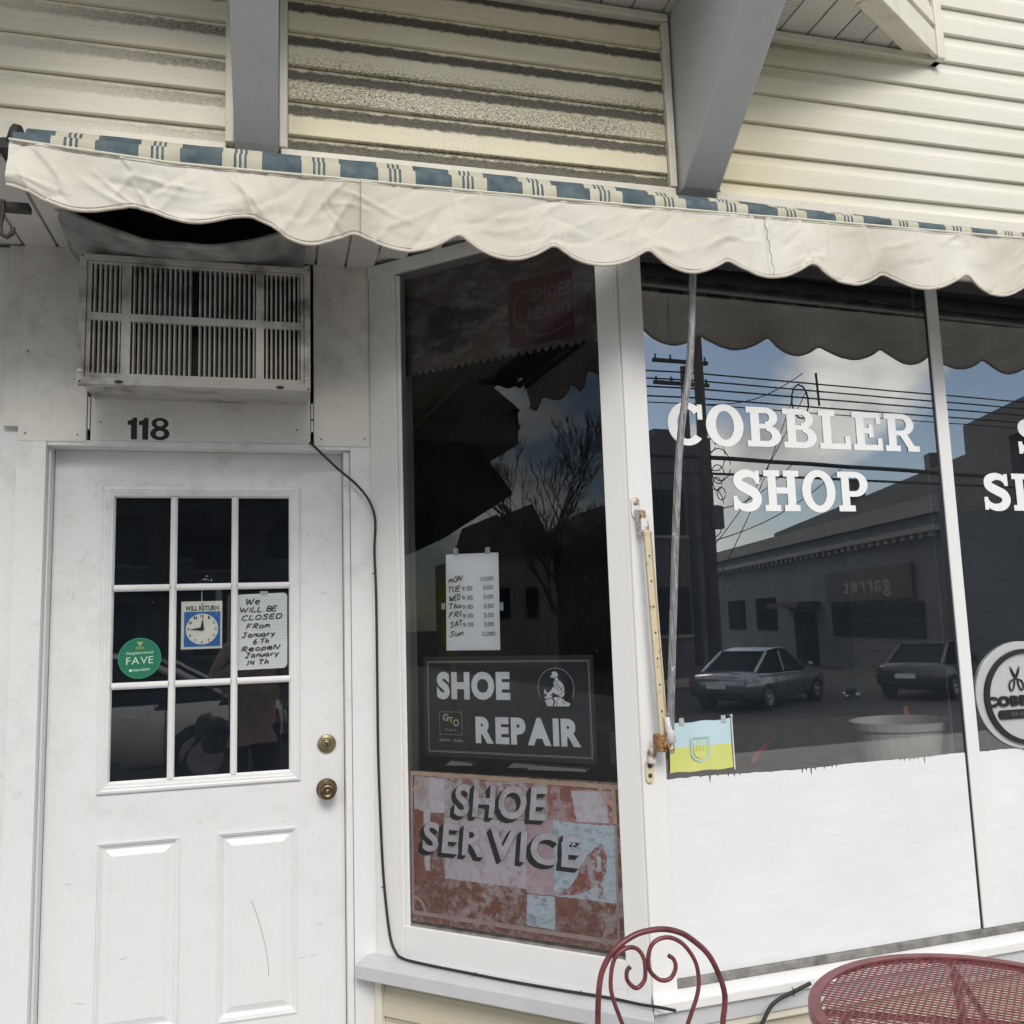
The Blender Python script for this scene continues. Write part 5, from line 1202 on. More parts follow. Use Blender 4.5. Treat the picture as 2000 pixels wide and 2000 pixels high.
# ---- flag taped to the inside of the glass
fl = thing('flag', 'small pale blue and yellow flag with shield taped in the window corner', 'flag', FC.P(.19, .004, -.37))
def flag_band(u0, u1, mat):
    v = []; k, m = 14, 6
    for i in range(k + 1):
        for j in range(m + 1):
            t = i / k; u = u0 + (u1 - u0) * j / m
            tl, tr, bl, br = (.0915, -.300), (.288, -.296), (.0860, -.436), (.290, -.436)
            s = (tl[0] * (1 - t) + tr[0] * t) * (1 - u) + (bl[0] * (1 - t) + br[0] * t) * u; z = (tl[1] * (1 - t) + tr[1] * t) * (1 - u) + (bl[1] * (1 - t) + br[1] * t) * u
            v.append(FC.P(s, .0045 + .0018 * sin(t * 9 + u * 3), z + (.0015 * sin(t * 14) if u in (0, 1) else 0)))
    return MB().add(v, [(i * (m + 1) + j, (i + 1) * (m + 1) + j, (i + 1) * (m + 1) + j + 1, i * (m + 1) + j + 1) for i in range(k) for j in range(m)]).build('flag_stripe', mat, fl, smooth=True, fix=False)
flag_band(0, .5, 'flag_blue'); flag_band(.5, 1, 'flag_yellow')
shp = [(-.031, .032), (.031, .032), (.031, -.018), (.024, -.030), (.0, -.042), (-.024, -.030), (-.031, -.018)]
MB().ring(FC, [(.186 + a, -.372 + b) for a, b in shp], [(.186 + a * .80, -.372 + b * .84) for a, b in shp], .0066, .0070).build('shield_outline', 'flag_emblem', fl)
mb = MB()
for sx in (-.020, -.010, 0, .010, .020):
    hgt = .026 if sx else .034
    mb.prism(FC, [(.186 + sx - .0025, -.372 - .006), (.186 + sx + .0025, -.372 - .006), (.186 + sx, -.372 + hgt)], .0066, .0069)
mb.prism(FC, [(.186 - .022, -.380), (.186 + .022, -.380), (.186 + .018, -.395), (.186, -.404), (.186 - .018, -.395)], .0066, .0068)
mb.build('trident_emblem', 'flag_yellow', fl)
MB().tube([FC.P(.291, .007, -.290), FC.P(.2925, .007, -.44)], .0022, 8).build('flag_stick', 'paper_board', fl); MB().lathe(FC.P(.291, .007, -.290), (0, 0, 1), [(-.004, .002), (0, .005), (.006, .003)], 8).build('stick_knob', 'tape', fl)
for s in (.127, .262): MB().add([FC.P(s - .008 + .003, .0075, -.285), FC.P(s + .009, .0075, -.285), FC.P(s + .012, .0080, -.306), FC.P(s - .006, .0080, -.306)][::-1], [(0, 1, 2, 3)]).build('tape', 'tape', fl, fix=False)

# ---- objects on the shelf inside
tb = thing('plastic_tub', 'dim grey oval plastic tub on the shelf behind the front glass', 'tub', FC.P(.95, -.2, -.5))
def loft_z(mb, c, secs, k=32, rot=0.0):
    v = []
    for (rx, ry, z) in secs: v += [(c[0] + rx * cos(2 * pi * i / k), c[1] + ry * sin(2 * pi * i / k), c[2] + z) for i in range(k)]
    f = [(a * k + i, a * k + (i + 1) % k, (a + 1) * k + (i + 1) % k, (a + 1) * k + i) for a in range(len(secs) - 1) for i in range(k)]; f += [tuple(range(k - 1, -1, -1))]
    return mb.add(v, f)
tc_ = FC.P(1.075, -.22, -.63)
loft_z(MB(), tc_, [(.150, .11, 0), (.172, .13, .235), (.180, .138, .236), (.182, .14, .26), (.176, .134, .262), (.168, .126, .235), (.146, .106, .01)]).build('tub_body', 'tub_grey', tb, smooth=False)
MB().box(FC, .80, 1.46, -.62, -.08, -.99, -.622).build('display_box', 'shelf_dark', None); tag(bpy.data.objects['display_box'], 'dark box on the window shelf under the plastic tub', 'box')
sq = thing('squeeze_bottle', 'squeeze bottle with orange nozzle behind the rim of the tub', 'bottle', FC.P(1.02, -.42, -.62))
loft_z(MB(), FC.P(1.30, -.46, -.62), [(.03, .03, 0), (.032, .032, .19), (.028, .028, .20), (.018, .018, .21), (.018, .018, .225), (.012, .012, .23), (.006, .006, .265), (.001, .001, .267)], 16).build('bottle_body', 'orange_plastic', sq, smooth=True)
rp_ = MB().tube([FC.P(.45, -.16, -.46), FC.P(.50, -.2, -.435), FC.P(.57, -.24, -.41)], [.008, .011, .007], 8).build('red_handle_tool', 'red_plastic', None, smooth=True); tag(rp_, 'red plastic tool handle lying just inside the front window', 'tool')
MB().box(FC, .15, .72, -.4, -.08, -.99, -.475).build('display_box', 'shelf_dark', None); tag(bpy.data.objects['display_box.001'], 'dark box on the window shelf behind the small flag', 'box')
MB().box(FB, .14, .80, -.36, -.06, -.954, -.47).build('display_box', 'shelf_dark', None); tag(bpy.data.objects['display_box.002'], 'dark box inside the side window behind the SHOE SERVICE panel', 'box')
for (a, b, c, d), lb in zip(((.20, -.10, .30, -.13), (.42, -.12, .58, -.28), (.50, -.10, .70, -.16)), ('small pale packet at the left end above the SHOE SERVICE panel', 'pale packet above the middle of the SHOE SERVICE panel, set further back', 'long pale packet close to the glass, right of middle above the SHOE SERVICE panel')):
    st = MB().prism(FB, [(a, -.455), (c, -.452), (c, -.444), (a + .02, -.440)], b - .03, b).build('packet', 'tub_grey', None)
    tag(st, lb, 'packet', 'packets lying inside the side window')

# ================================================================== BISTRO TABLE AND CHAIR
TX, TY, TZ, TR = 1.34, 1.56, 0.740, 0.335
tbl = thing('bistro_table', 'round dark red bistro table with expanded-metal top', 'table', (TX, TY, 0))
def annulus(name, r0, r1, z0, z1, mat, par, k=72):
    v = []
    for r, z in ((r0, z1), (r1 - .004, z1), (r1, z1 - .004), (r1, z0 + .002), (r1 - .004, z0), (r1 - .006, z1 - .004), (r0, z1 - .004)):
        v += [(TX + r * cos(2 * pi * i / k), TY + r * sin(2 * pi * i / k), z) for i in range(k)]
    m = 7; return MB().add(v, [(a * k + i, a * k + (i + 1) % k, ((a + 1) % m) * k + (i + 1) % k, ((a + 1) % m) * k + i) for a in range(m) for i in range(k)]).build(name, mat, par, smooth=False)
annulus('rim', TR - .026, TR, TZ - .022, TZ, 'table_red', tbl)
mv = []; mf_ = []
dx_, dy_, sw_, th = .0190, .0088, .0017, .0022
def strand(p, q, tilt):
    d = Vector((q[0] - p[0], q[1] - p[1], 0)); nn = Vector((-d.y, d.x, 0)).normalized() * sw_; k = len(mv)
    for c, dz in ((p, tilt), (q, -tilt)):
        for sg, zz in ((-1, -th), (1, -th), (1, 0), (-1, 0)): mv.append((c[0] + nn.x * sg, c[1] + nn.y * sg, TZ - .0045 + zz + dz))
    mf_.extend([(k, k + 1, k + 5, k + 4), (k + 1, k + 2, k + 6, k + 5), (k + 2, k + 3, k + 7, k + 6), (k + 3, k, k + 4, k + 7)])
Rm = TR - .022; nj = int(Rm / dy_) + 1; ni = int(2 * Rm / dx_) + 2
for j in range(-nj, nj + 1):
    for i in range(-ni, ni + 1):
        x, y = i * dx_ / 2, j * dy_
        if (i + j) % 2: continue
        for sg in (1, -1):
            q = (x + dx_ / 2, y + sg * dy_)
            if math.hypot(x, y) < Rm and math.hypot(*q) < Rm: strand((TX + x, TY + y), (TX + q[0], TY + q[1]), 0.0003 * sg)
mo = MB().add(mv, mf_).build('mesh_top', 'table_red', tbl, fix=False); mo['kind'] = 'stuff'
for a in (radians(62), radians(152)):
    d = Vector((cos(a), sin(a), 0)); c = Vector((TX, TY, TZ - .014))
    MB().tube([c - d * (TR - .01), c + d * (TR - .01)], .0065, 8).build('cross_brace', 'table_red', tbl)
for k in range(4):
    a = radians(28 + 90 * k + 34); d = Vector((cos(a), sin(a), 0)); c = Vector((TX, TY, 0))
    MB().tube([tuple(p) for p in catmull([tuple(c + d * .27 + Vector((0, 0, TZ - .02))), tuple(c + d * .20 + Vector((0, 0, .6))), tuple(c + d * .08 + Vector((0, 0, .38))), tuple(c + d * .14 + Vector((0, 0, .16))), tuple(c + d * .29 + Vector((0, 0, .012)))], 6)], .010, 10).build('leg', 'table_red', tbl, smooth=True)
annl = [(TX + .082 * cos(2 * pi * i / 24), TY + .082 * sin(2 * pi * i / 24), .38) for i in range(25)]
MB().tube(annl, .006, 8).build('leg_ring', 'table_red', tbl)
# rust freckles are in the paint; chair beside it
ch = thing('bistro_chair', 'dark red wrought-iron bistro chair with heart-scroll back before the corner post', 'chair', (.805, 1.75, 0))
FH = Frame(.805, 1.90, 0)
hoop = [(-.150, -1.08), (-.153, -.95), (-0.151, -0.847), (-0.144, -0.771), (-0.13, -0.731), (-0.101, -0.699), (-0.06, -0.679), (-0.024, -0.673), (0.01, -0.674), (0.042, -0.683), (0.07, -0.699), (0.111, -0.737), (0.136, -0.786), (0.146, -0.824), (0.144, -0.853), (0.138, -0.886), (.138, -.95), (.142, -1.08)]
def rod(pts, r, name, par, n=0.0, mat='chair_red'): return MB().tube([tuple(FH.P(s, n, z)) for s, z in catmull(pts, 8)], r, 12).build(name, mat, par, smooth=True)
rod(hoop, .0062, 'back_hoop', ch)
rod([(-.03, -1.07), (.02, -.95), (0.052, -0.875), (0.079, -0.816), (0.084, -0.779), (0.077, -0.745), (0.053, -0.71), (0.023, -0.692), (-0.005, -0.692), (-0.024, -0.705), (-0.032, -0.732), (-0.027, -0.757), (-0.005, -0.776), (0.018, -0.775), (0.031, -0.756), (0.028, -0.738), (0.016, -0.728)], .0046, 'back_scroll', ch, .004)
rod([(-.01, -1.07), (-.065, -.95), (-0.097, -0.854), (-0.114, -0.806), (-0.12, -0.774), (-0.115, -0.736), (-0.102, -0.712), (-0.077, -0.701), (-0.056, -0.706), (-0.043, -0.724), (-0.0395, -0.746), (-0.043, -0.772), (-0.062, -0.785), (-0.081, -0.768), (-0.082, -0.749), (-0.073, -0.740)], .0046, 'back_scroll', ch, .004)
sc_c = Vector((.802, 1.735, EYE - 1.085))
MB().tube([sc_c + Vector((.175 * cos(2 * pi * i / 40), .170 * sin(2 * pi * i / 40), 0)) for i in range(41)], .008, 10).build('seat_rim', 'chair_red', ch, smooth=True)
mb = MB()
for i in range(-11, 12):
    o_ = i * .0145; L = math.sqrt(max(0, .168 ** 2 - o_ ** 2))
    if L > .01:
        mb.tube([sc_c + Vector((o_, -L, -.001)), sc_c + Vector((o_, L, -.001))], .0016, 5); mb.tube([sc_c + Vector((-L, o_, -.004)), sc_c + Vector((L, o_, -.004))], .0016, 5)
mb = mb.build('seat_mesh', 'chair_red', ch); mb['kind'] = 'stuff'
for sx, sy in ((-1, -1), (1, -1), (1, 1), (-1, 1)):
    p0 = sc_c + Vector((sx * .118, sy * .115, 0)); MB().tube([p0, p0 + Vector((sx * .015, sy * .02, -.22)), Vector((sc_c.x + sx * .155, sc_c.y + sy * .165, .008))], .0072, 10).build('leg', 'chair_red', ch, smooth=True)
MB().tube([sc_c + Vector((.128 * cos(2 * pi * i / 32), .128 * sin(2 * pi * i / 32), -.24)) for i in range(33)], .005, 8).build('leg_ring', 'chair_red', ch)

# ================================================================== THE STREET BEHIND (seen in the glass)
def house_box(par, p0, p1, depth, z0, z1, mat, side=1, name='wall'):
    a = math.degrees(math.atan2(p1[1] - p0[1], p1[0] - p0[0])); L = math.hypot(p1[0] - p0[0], p1[1] - p0[1])
    fr = Frame(p0[0], p0[1], a); n0, n1 = (-depth, 0) if side > 0 else (0, depth)
    MB().box(fr, 0, L, n0, n1, z0, z1).build(name, mat, par); return fr, L
# long low shop building running away from the street
g1 = thing('low_shop_building', 'long grey single-storey shop building with cornice and dark name board', 'building', (28, -33, 0))
fr, L = house_box(g1, (24.33, -19.4), (32.2, -48.0), 12, -2.45, 3.4, 'bldg_grey', 1)
FR = fr; sgn = 1
def out(n0, n1): return (n0, n1)
# the visible side faces the shop: negative n for this frame
for a, b, z0, z1, nn, mt, nm in ((0, L, 3.4, 4.0, .18, 'bldg_pale', 'parapet'), (0, L, 2.75, 2.95, .28, 'bldg_pale', 'cornice'), (2.0, 9.5, .45, 1.75, .12, 'roof_dark', 'name_board'), (10.5, 14.5, .30, .55, 1.1, 'roof_dark', 'door_canopy'),
                             (11, 13.6, -2.4, .1, .05, 'window_dark', 'door'), (1.5, 9.2, -1.0, .3, .05, 'window_dark', 'window'), (16, 19, -.8, .9, .05, 'window_dark', 'window'), (21, 24, -.8, .9, .05, 'window_dark', 'window')):
    MB().box(fr, a, b, 0.002, nn, z0, z1).build(nm, mt, g1)
for k in range(46): MB().box(fr, .2 + k * .64, .45 + k * .64, .003, .22, 2.56, 2.74).build('dentil', 'bldg_pale', g1)
word(fr, 'garret', 3.6, 7.6, .80, .62, .125, 'bldg_pale', g1, bold=.02, single=False)
g2 = thing('tall_dark_building', 'taller dark building with stepped roof behind the low shops', 'building', (36, -40, 0))
fr, L = house_box(g2, (31.0, -22.0), (46.8, -59.5), 14, -2.45, 6.9, 'bldg_dark', 1)
MB().box(fr, -2, 4, -6, -0.02, 6.9, 8.2).build('stepped_gable', 'bldg_dark', g2); MB().box(fr, 9, 9.7, -1.2, -.5, 6.9, 7.9).build('chimney', 'bldg_dark', g2); MB().box(fr, 22, 23.4, -1.6, -.5, 6.9, 8.6).build('chimney', 'bldg_dark', g2)
g3 = thing('corner_building', 'dark two-storey building behind the utility pole across the street', 'building', (10, -29, 0))
MB().box(FW, 2.5, 18.2, 24, 36, -2.45, 6.7).build('wall', 'bldg_dark', g3); MB().box(FW, 16.1, 17.2, 24.5, 25.4, 6.7, 7.1).build('chimney', 'bldg_dark', g3)
for k in range(5):
    for z in (-.6, 3.0):
        w_ = MB().box(FW, 4 + k * 2.9, 5.3 + k * 2.9, 23.93, 23.998, z, z + 1.7).build('window', 'window_dark', g3); MB().box(FW, 3.9 + k * 2.9, 5.4 + k * 2.9, 23.9, 23.99, z - .12, z - .01).build('sill', 'bldg_pale', w_)
g4 = thing('pale_house', 'pale clapboard house with porch across the street', 'house', (-6, -27, 0))
MB().box(FW, -12, 2.3, 24, 33, -2.45, 4.8).build('wall', 'bldg_grey', g4)
MB().prism(Frame(0, -24, 0), [(-12.5, 4.8), (2.45, 4.8), (-5, 8.6)], -9.5, .5).build('roof', 'roof_dark', g4)
for x in (-11, -8, -5, -2.8, -.2):
    for z in (-.6, 2.2):
        w_ = MB().box(FW, x - .1, x + 1.0, 23.92, 23.998, z, z + 1.5).build('window', 'window_dark', g4); MB().box(FW, x - .2, x + 1.1, 23.9, 23.995, z - .1, z - .01).build('sill', 'bldg_pale', w_)
MB().box(FW, -12, 2.3, 22.2, 23.99, 1.3, 1.5).build('porch_roof', 'roof_dark', g4)
for x in (-11.8, -8.5, -5.2, -1.8, 1.8): MB().box(FW, x, x + .18, 22.3, 22.5, -2.45, 1.3).build('porch_post', 'car_white', g4)
g5 = thing('dark_gable_building', 'dark brick building down the street behind the bare tree', 'building', (-38, -12, 0))
MB().box(FW, -50, -37, 11.8, 26, -2.45, 3.0).build('wall', 'bldg_dark', g5); MB().prism(Frame(-37, -11.8, -90), [(0, 3.0), (14.2, 3.0), (7.1, 6.8)], -.3, 12).build('roof', 'roof_dark', g5)
g6 = thing('red_roofed_house', 'tan house with steep red gables down the street', 'house', (-34, -6, 0))
MB().box(FW, -44, -35, 8.2, 11.7, -2.45, 3.2).build('wall', 'house_tan', g6)
for a, b, t in ((-8.2, -9.5, 4.9), (-9.4, -11.7, 5.4)): MB().prism(Frame(-34.8, 0, 90), [(a, 3.0), (b, 3.0), ((a + b) / 2, t)], -6, .1).build('gable', 'roof_red', g6)
MB().box(FW, -35, -34.95, 8.8, 9.4, .2, 1.6).build('window', 'window_dark', g6); MB().box(FW, -35, -34.95, 10.2, 10.8, .2, 1.6).build('window', 'window_dark', g6)
# neighbour along the same side of the street, with a dark awning
g7 = thing('neighbouring_building', 'tan clapboard neighbouring building beyond the left end of the awning', 'building', (-6, 3, 0))
MB().box(FW, -9.5, -3.31, -8, -2.36, -1.5, 3.3).build('wall', 'bldg_tan', g7)
MB().prism(Frame(-3.6, 0, -90), [(-2.355, 1.5), (-1.10, 1.48), (-1.1, 1.80), (-2.355, 2.75)], 0, 5.5).build('gable_hood', 'bldg_tan', g7)
MB().box(FW, -8.5, -4.2, -2.355, -2.33, -1.2, .9).build('window', 'window_dark', g7)
na = MB().prism(Frame(-2.3, 0, -90), [(-2.345, 1.20), (-1.86, 1.19), (-1.61, .86), (-2.10, .56), (-2.345, .45)], 0, 1.6).build('neighbour_awning', 'awning_dark', None); tag(na, 'dark blue neighbouring awning just past the left end of the striped one', 'awning')
# bare street tree
def bare_tree(x, y, seed, label, h=3.6, spread=1.0):
    rnd = random.Random(seed); t = thing('bare_tree', label, 'tree', (x, y, 0)); tm = MB(); br = MB()
    def grow(p, d, L, r, depth):
        q = p + d * L; mid = p + d * L * .5 + Vector((rnd.uniform(-1, 1), rnd.uniform(-1, 1), rnd.uniform(-.3, .3))) * L * .07
        (tm if depth == 0 else br).tube([p, mid, q], [r, r * .85, r * .70], 6 if depth < 2 else (4 if depth < 4 else 3), cap=False)
        if depth >= 7: return
        for _ in range(4 if depth == 0 else rnd.choice((2, 3, 3))):
            a = rnd.uniform(0, 2 * pi); sp = rnd.uniform(.25, .65)
            nd_ = (d + Vector((cos(a), sin(a), 0)) * sp + Vector((0, 0, .18))).normalized()
            grow(q if rnd.random() < .65 else p + d * L * rnd.uniform(.55, .95), nd_, L * rnd.uniform(.62, .84), max(.006, r * .62), depth + 1)
    grow(Vector((x, y, 0)), Vector((0.03, 0, 1)), h * .40, .085, 0)
    tm.build('trunk', 'bark', t, smooth=True, fix=False); b = br.build('crown', 'bark', t, smooth=True, fix=False); return t
bare_tree(-11.6, -2.5, 4, 'bare street tree left of the shop along the kerb')
bare_tree(-5.5, -19.6, 9, 'bare tree on the far pavement in front of the pale house', 6.5)
# utility pole, second thinner pole, lines
def pole(x, y, r, top, label, arms):
    t = thing('utility_pole', label, 'pole', (x, y, 0)); MB().tube([(x, y, -.1), (x, y, top)], [r, r * .75], 12).build('pole', 'wood_pole', t, smooth=True)
    for z in arms:
        MB().box(Frame(x, y, 0), -1.1, 1.1, .1, .22, z - .06, z + .06).build('crossarm', 'wood_pole', t)
        for s in (-1, -.4, .4, 1): MB().lathe((x + s, y - .16, z + .06 + EYE), (0, 0, 1), [(0, .05), (.12, .03), (.16, .05)], 8).build('insulator', 'bldg_grey', t)
    return t
pole(15.35, -20, .20, 12.5, 'tall dark wooden utility pole across the street', (10.2,))
MB().lathe((15.55, -19.7, 4.3), (0, 0, 1), [(0, .2), (.7, .2), (.75, .1)], 12).build('transformer', 'bldg_dark', bpy.data.objects['utility_pole'])
pole(16.0, -22, .15, 10.3, 'thinner second utility pole behind the tall one', (9.0, 8.2))
k = 0
rnd = random.Random(3)
for (za, zb, r) in ((7.94, 7.9, .028), (7.69, 7.62, .028), (7.42, 7.36, .03), (7.11, 7.12, .03), (6.9, 6.85, .02)):
    pts = [(13.4 - 20 + i * 0 if False else -30 + i * 4.0, -20, 0) for i in range(26)]
    v = []
    for i in range(41):
        x = -30 + i * 2.5; sag_ = -.35 * (1 - ((x - 45) / 30 - 1 if False else ((x - 15.4) % 46 / 23 - 1)) ** 2)
        v.append((x, -20, za + (zb - za) * (x - 15) / 15 * .3 + sag_ * .6 + EYE))
    tag(MB().tube(v, r, 5).build('power_line', 'wire_black', None, smooth=True), None, 'wire')
    o = [x for x in bpy.data.objects if x.name.startswith('power_line')][-1]
    k += 1
names = ['topmost', 'second', 'third', 'fourth', 'lowest thin']
for nme, o in zip(names, sorted([x for x in bpy.data.objects if x.name.startswith('power_line')], key=lambda o: o.name)):
    o['label'] = nme + ' of the parallel power lines on the tall pole'; o['group'] = 'power lines along the street'
v = [(-30 + i * 1.5, -20.1, 5.15 - .012 * (-30 + i * 1.5 - 15) - .22 * sin(pi * (((-30 + i * 1.5) - 15.4) % 46) / 46) + .03 * rnd.random() + EYE) for i in range(68)]
tag(MB().tube(v, .075, 6).build('telephone_cable', 'wire_black', None), 'thick lumpy telephone cable below the power lines', 'wire')
v = [(-30 + i * 1.5, -20.0, 4.62 - .22 * sin(pi * (((-30 + i * 1.5) - 15.4) % 46) / 46) + EYE) for i in range(68)]
tag(MB().tube(v, .045, 5).build('telephone_cable', 'wire_black', None), 'lower slender telephone cable below the thick one', 'wire')
lo_ = MB()
for i in range(9):
    c = Vector((15.6 + rnd.uniform(-.1, .4), -20, 3.0 + i * .32 + EYE)); rr_ = rnd.uniform(.15, .42)
    lo_.tube([c + Vector((cos(t * .5) * rr_, 0, sin(t * .5) * rr_ * 1.3)) for t in range(13)], .018, 4)
for (a, b) in (((15.5, 6.9), (19.5, 8.2)), ((15.5, 2.2), (19.6, 7.6)), ((15.5, 3.4), (18.8, 5.0)), ((15.5, 1.0), (19.0, 7.3)), ((15.5, 2.4), (20.8, 4.9))):
    lo_.tube([(a[0] + (b[0] - a[0]) * t / 8, -20, a[1] + (b[1] - a[1]) * t / 8 - .35 * sin(pi * t / 8) + EYE) for t in range(9)], .016, 4)
c = Vector((19.3, -20, 7.2 + EYE)); lo_.tube([c + Vector((cos(t * .55) * .35, 0, sin(t * .55) * .6)) for t in range(14)], .03, 5)
lo_.tube([(20.1, -20, 7.1 + EYE), (20.05, -20, 8.25 + EYE)], .04, 5)
lo = lo_.build('hanging_cables', 'wire_black', bpy.data.objects['utility_pole'])
# street lamp
sl = thing('street_lamp', 'thin street lamp in front of the low shops', 'lamp', (17.3, -24, 0)); MB().tube([(17.3, -24, 0), (17.3, -24, 4.2), (17.35, -24, 4.45), (17.6, -24, 4.5)], .06, 8).build('post', 'roof_dark', sl); MB().lathe((17.65, -24, 4.42), (0, 0, -1), [(0, .18), (.12, .2), (.2, .05)], 12).build('lamp_head', 'bldg_grey', sl)
# school crossing sign
ys = thing('crossing_sign', 'yellow-green pentagon crossing sign down the pavement to the left', 'sign', (-10.35, .1, 0))
FY = Frame(-10.3, -.10, 78)
MB().prism(FY, [(-.27, .20), (.27, .20), (.27, .56), (0, .86), (-.27, .56)], -.012, .0).build('panel', 'sign_yellow', ys); MB().box(FY, -.2, .2, -.012, 0, -.30, .12).build('lower_plate', 'sign_yellow', ys); MB().box(FY, -.035, .035, -.05, -.013, -EYE, .9).build('post', 'sign_yellow', ys)

# ---- parked cars
def car(x, y, deg, paint, label, suv=False, group=None, zr=-.2):
    t = thing('parked_car', label, 'car', (x, y, zr), group); a = radians(deg); ca, sa = cos(a), sin(a)
    def W_(p): return (x + p[0] * ca - p[1] * sa, y + p[0] * sa + p[1] * ca, p[2] + zr)
    h = .22 if suv else 0
    L = 2.32
    # body sections along the length: (x, half width, z bottom, z shoulder)
    secs = [(-L, .66, .42, .80 + h), (-L + .08, .80, .32, .92 + h), (-1.75, .89, .24, .98 + h), (-1.0, .91, .22, .95 + h), (0, .92, .21, .93 + h), (.9, .91, .22, .91 + h), (1.6, .89, .24, .86 + h), (2.05, .82, .30, .76 + h), (L, .62, .40, .62 + h)]
    v = []; m = 12
    for sx, w, zb, zt in secs:
        for k in range(m):
            p = 2 * pi * k / m; c_, s_ = cos(p), sin(p)
            v.append(W_((sx, w * (abs(c_) ** .35) * (1 if c_ > 0 else -1), (zb + zt) / 2 + (zt - zb) / 2 * (abs(s_) ** .45) * (1 if s_ > 0 else -1))))
    f = [(i * m + k, i * m + (k + 1) % m, (i + 1) * m + (k + 1) % m, (i + 1) * m + k) for i in range(len(secs) - 1) for k in range(m)] + [tuple(range(m)), tuple((len(secs) - 1) * m + k for k in range(m))]
    body = MB().add(v, f).build('body', paint, t, smooth=True)
    rear = -2.15 if suv else -1.75
    cab = [(rear, .72, .93 + h), (rear + (.35 if suv else .85), .62, 1.40 + h * 1.6), (.15, .60, 1.44 + h * 1.6), (1.05, .74, .92 + h)]
    def shell(inset, nm, mt, z_off=0):
        v = [W_((sx, sg * (w - inset), z + z_off)) for sx, w, z in cab for sg in (-1, 1)] + [W_((sx, sg * (.78 - inset), .90 + h)) for sx in (rear, 1.05) for sg in (-1, 1)]
        return MB().add(v, [(0, 1, 3, 2), (2, 3, 5, 4), (4, 5, 7, 6), (0, 2, 4, 6, 10, 8), (1, 9, 11, 7, 5, 3), (0, 8, 9, 1), (6, 7, 11, 10)]).build(nm, mt, t, bevel=.04)
    shell(0.0, 'windows', 'window_dark')
    rf = [(rear + (.33 if suv else .80), .60, 1.405 + h * 1.6), (-.3, .62, 1.465 + h * 1.6), (.2, .60, 1.45 + h * 1.6)]
    v = [W_((sx, sg * w, z + dz)) for sx, w, z in rf for sg, dz in ((-1, 0), (1, 0), (1, .03), (-1, .03))]
    MB().add(v, [(0, 3, 2, 1), (8, 9, 10, 11)] + [(i * 4 + j, i * 4 + (j + 1) % 4, (i + 1) * 4 + (j + 1) % 4, (i + 1) * 4 + j) for i in range(2) for j in range(4)]).build('roof', paint, t, bevel=.03)
    for sg in (-1, 1):
        for (p, q) in ((cab[0], cab[1]), (cab[2], cab[3])): MB().tube([W_((p[0], sg * p[1], p[2])), W_((q[0], sg * q[1], q[2]))], .04, 6).build('pillar', paint, t)
        MB().tube([W_((-.35, sg * .68, 1.42 + h * 1.6)), W_((-.35, sg * .80, .93 + h))], .035, 6).build('pillar', paint, t)
        for wx in (-1.38, 1.38):
            c = W_((wx, sg * .80, .335)); ax = (-sa * sg, ca * sg, 0)
            ty = MB().lathe(Vector(c) + Vector((0, 0, 0)), ax, [(-.11, .30), (-.09, .335), (.09, .335), (.115, .31), (.115, .22), (.09, .2)], 24).build('wheel', 'tyre', t)
            MB().lathe(Vector(c) + Vector(ax) * .09, ax, [(0, .21), (.025, .2), (.01, .05), (.03, .04)], 10).build('rim', 'rim', ty)
        MB().prism(Frame(*W_((0, 0, 0))[:2], deg), [(1.98 - .12, .62 - EYE + h + zr), (2.18, .60 - EYE + h + zr), (2.14, .68 - EYE + h + zr), (1.9, .74 - EYE + h + zr)], -sg * .70 - .05, -sg * .70 + .10).build('headlight', 'bldg_pale', t)
        MB().prism(Frame(*W_((0, 0, 0))[:2], deg), [(-2.28, .66 - EYE + h + zr), (-2.05, .68 - EYE + h + zr), (-2.02, .80 - EYE + h + zr), (-2.26, .80 - EYE + h + zr)], -sg * .68 - .08, -sg * .68 + .12).build('tail_light', 'tail_red', t)
        MB().lathe(W_((.85, sg * .98, 1.02 + h)), (ca, sa, 0), [(-.05, .03), (0, .075), (.06, .05)], 10).build('mirror', paint, t, smooth=True)
    for sg in (-1, 1):
        for sx in (-1.0, -.38, .62): MB().tube([W_((sx, sg * .925, .34 + h)), W_((sx, sg * .935, .62 + h)), W_((sx, sg * .90, .90 + h))], .007, 5).build('door_seam', 'black', t)
        MB().tube([W_((-.85, sg * .95, .76 + h)), W_((-.68, sg * .95, .765 + h))], .014, 6).build('door_handle', paint, t)
    pf_ = Frame(*W_((-2.36, 0, 0))[:2], deg - 90); MB().box(pf_, -.26, .26, 0.0, .02, .58 - EYE + zr, .70 - EYE + zr).build('number_plate', 'car_white', t)
    MB().tube([W_((-2.33, -.72, .46)), W_((-2.40, 0, .46)), W_((-2.33, .72, .46))], .045, 6).build('bumper', 'tyre', t)
    MB().tube([W_((2.30, -.62, .42)), W_((2.38, 0, .42)), W_((2.30, .62, .42))], .05, 6).build('bumper', 'tyre', t)
    return t
car(13.84, -15.45, -28, 'car_silver', 'silver sedan parked at the kerb, its rear towards the shop window', group='cars parked along the street', zr=-.8)
car(19.3, -15.0, -26, 'car_dark', 'dark grey car parked beyond the silver sedan', group='cars parked along the street', zr=-.8)
car(-2.3, -5.6, 178, 'car_white', 'white car parked at the kerb opposite the door', group='cars parked along the street')
car(-9.0, -5.7, 180, 'car_dark', 'dark sedan parked at the kerb near the bare street tree', group='cars parked along the street')
hy = thing('fire_hydrant', 'short grey fire hydrant at the road edge beside the silver sedan', 'hydrant', (13.2, -11.3, -.66))
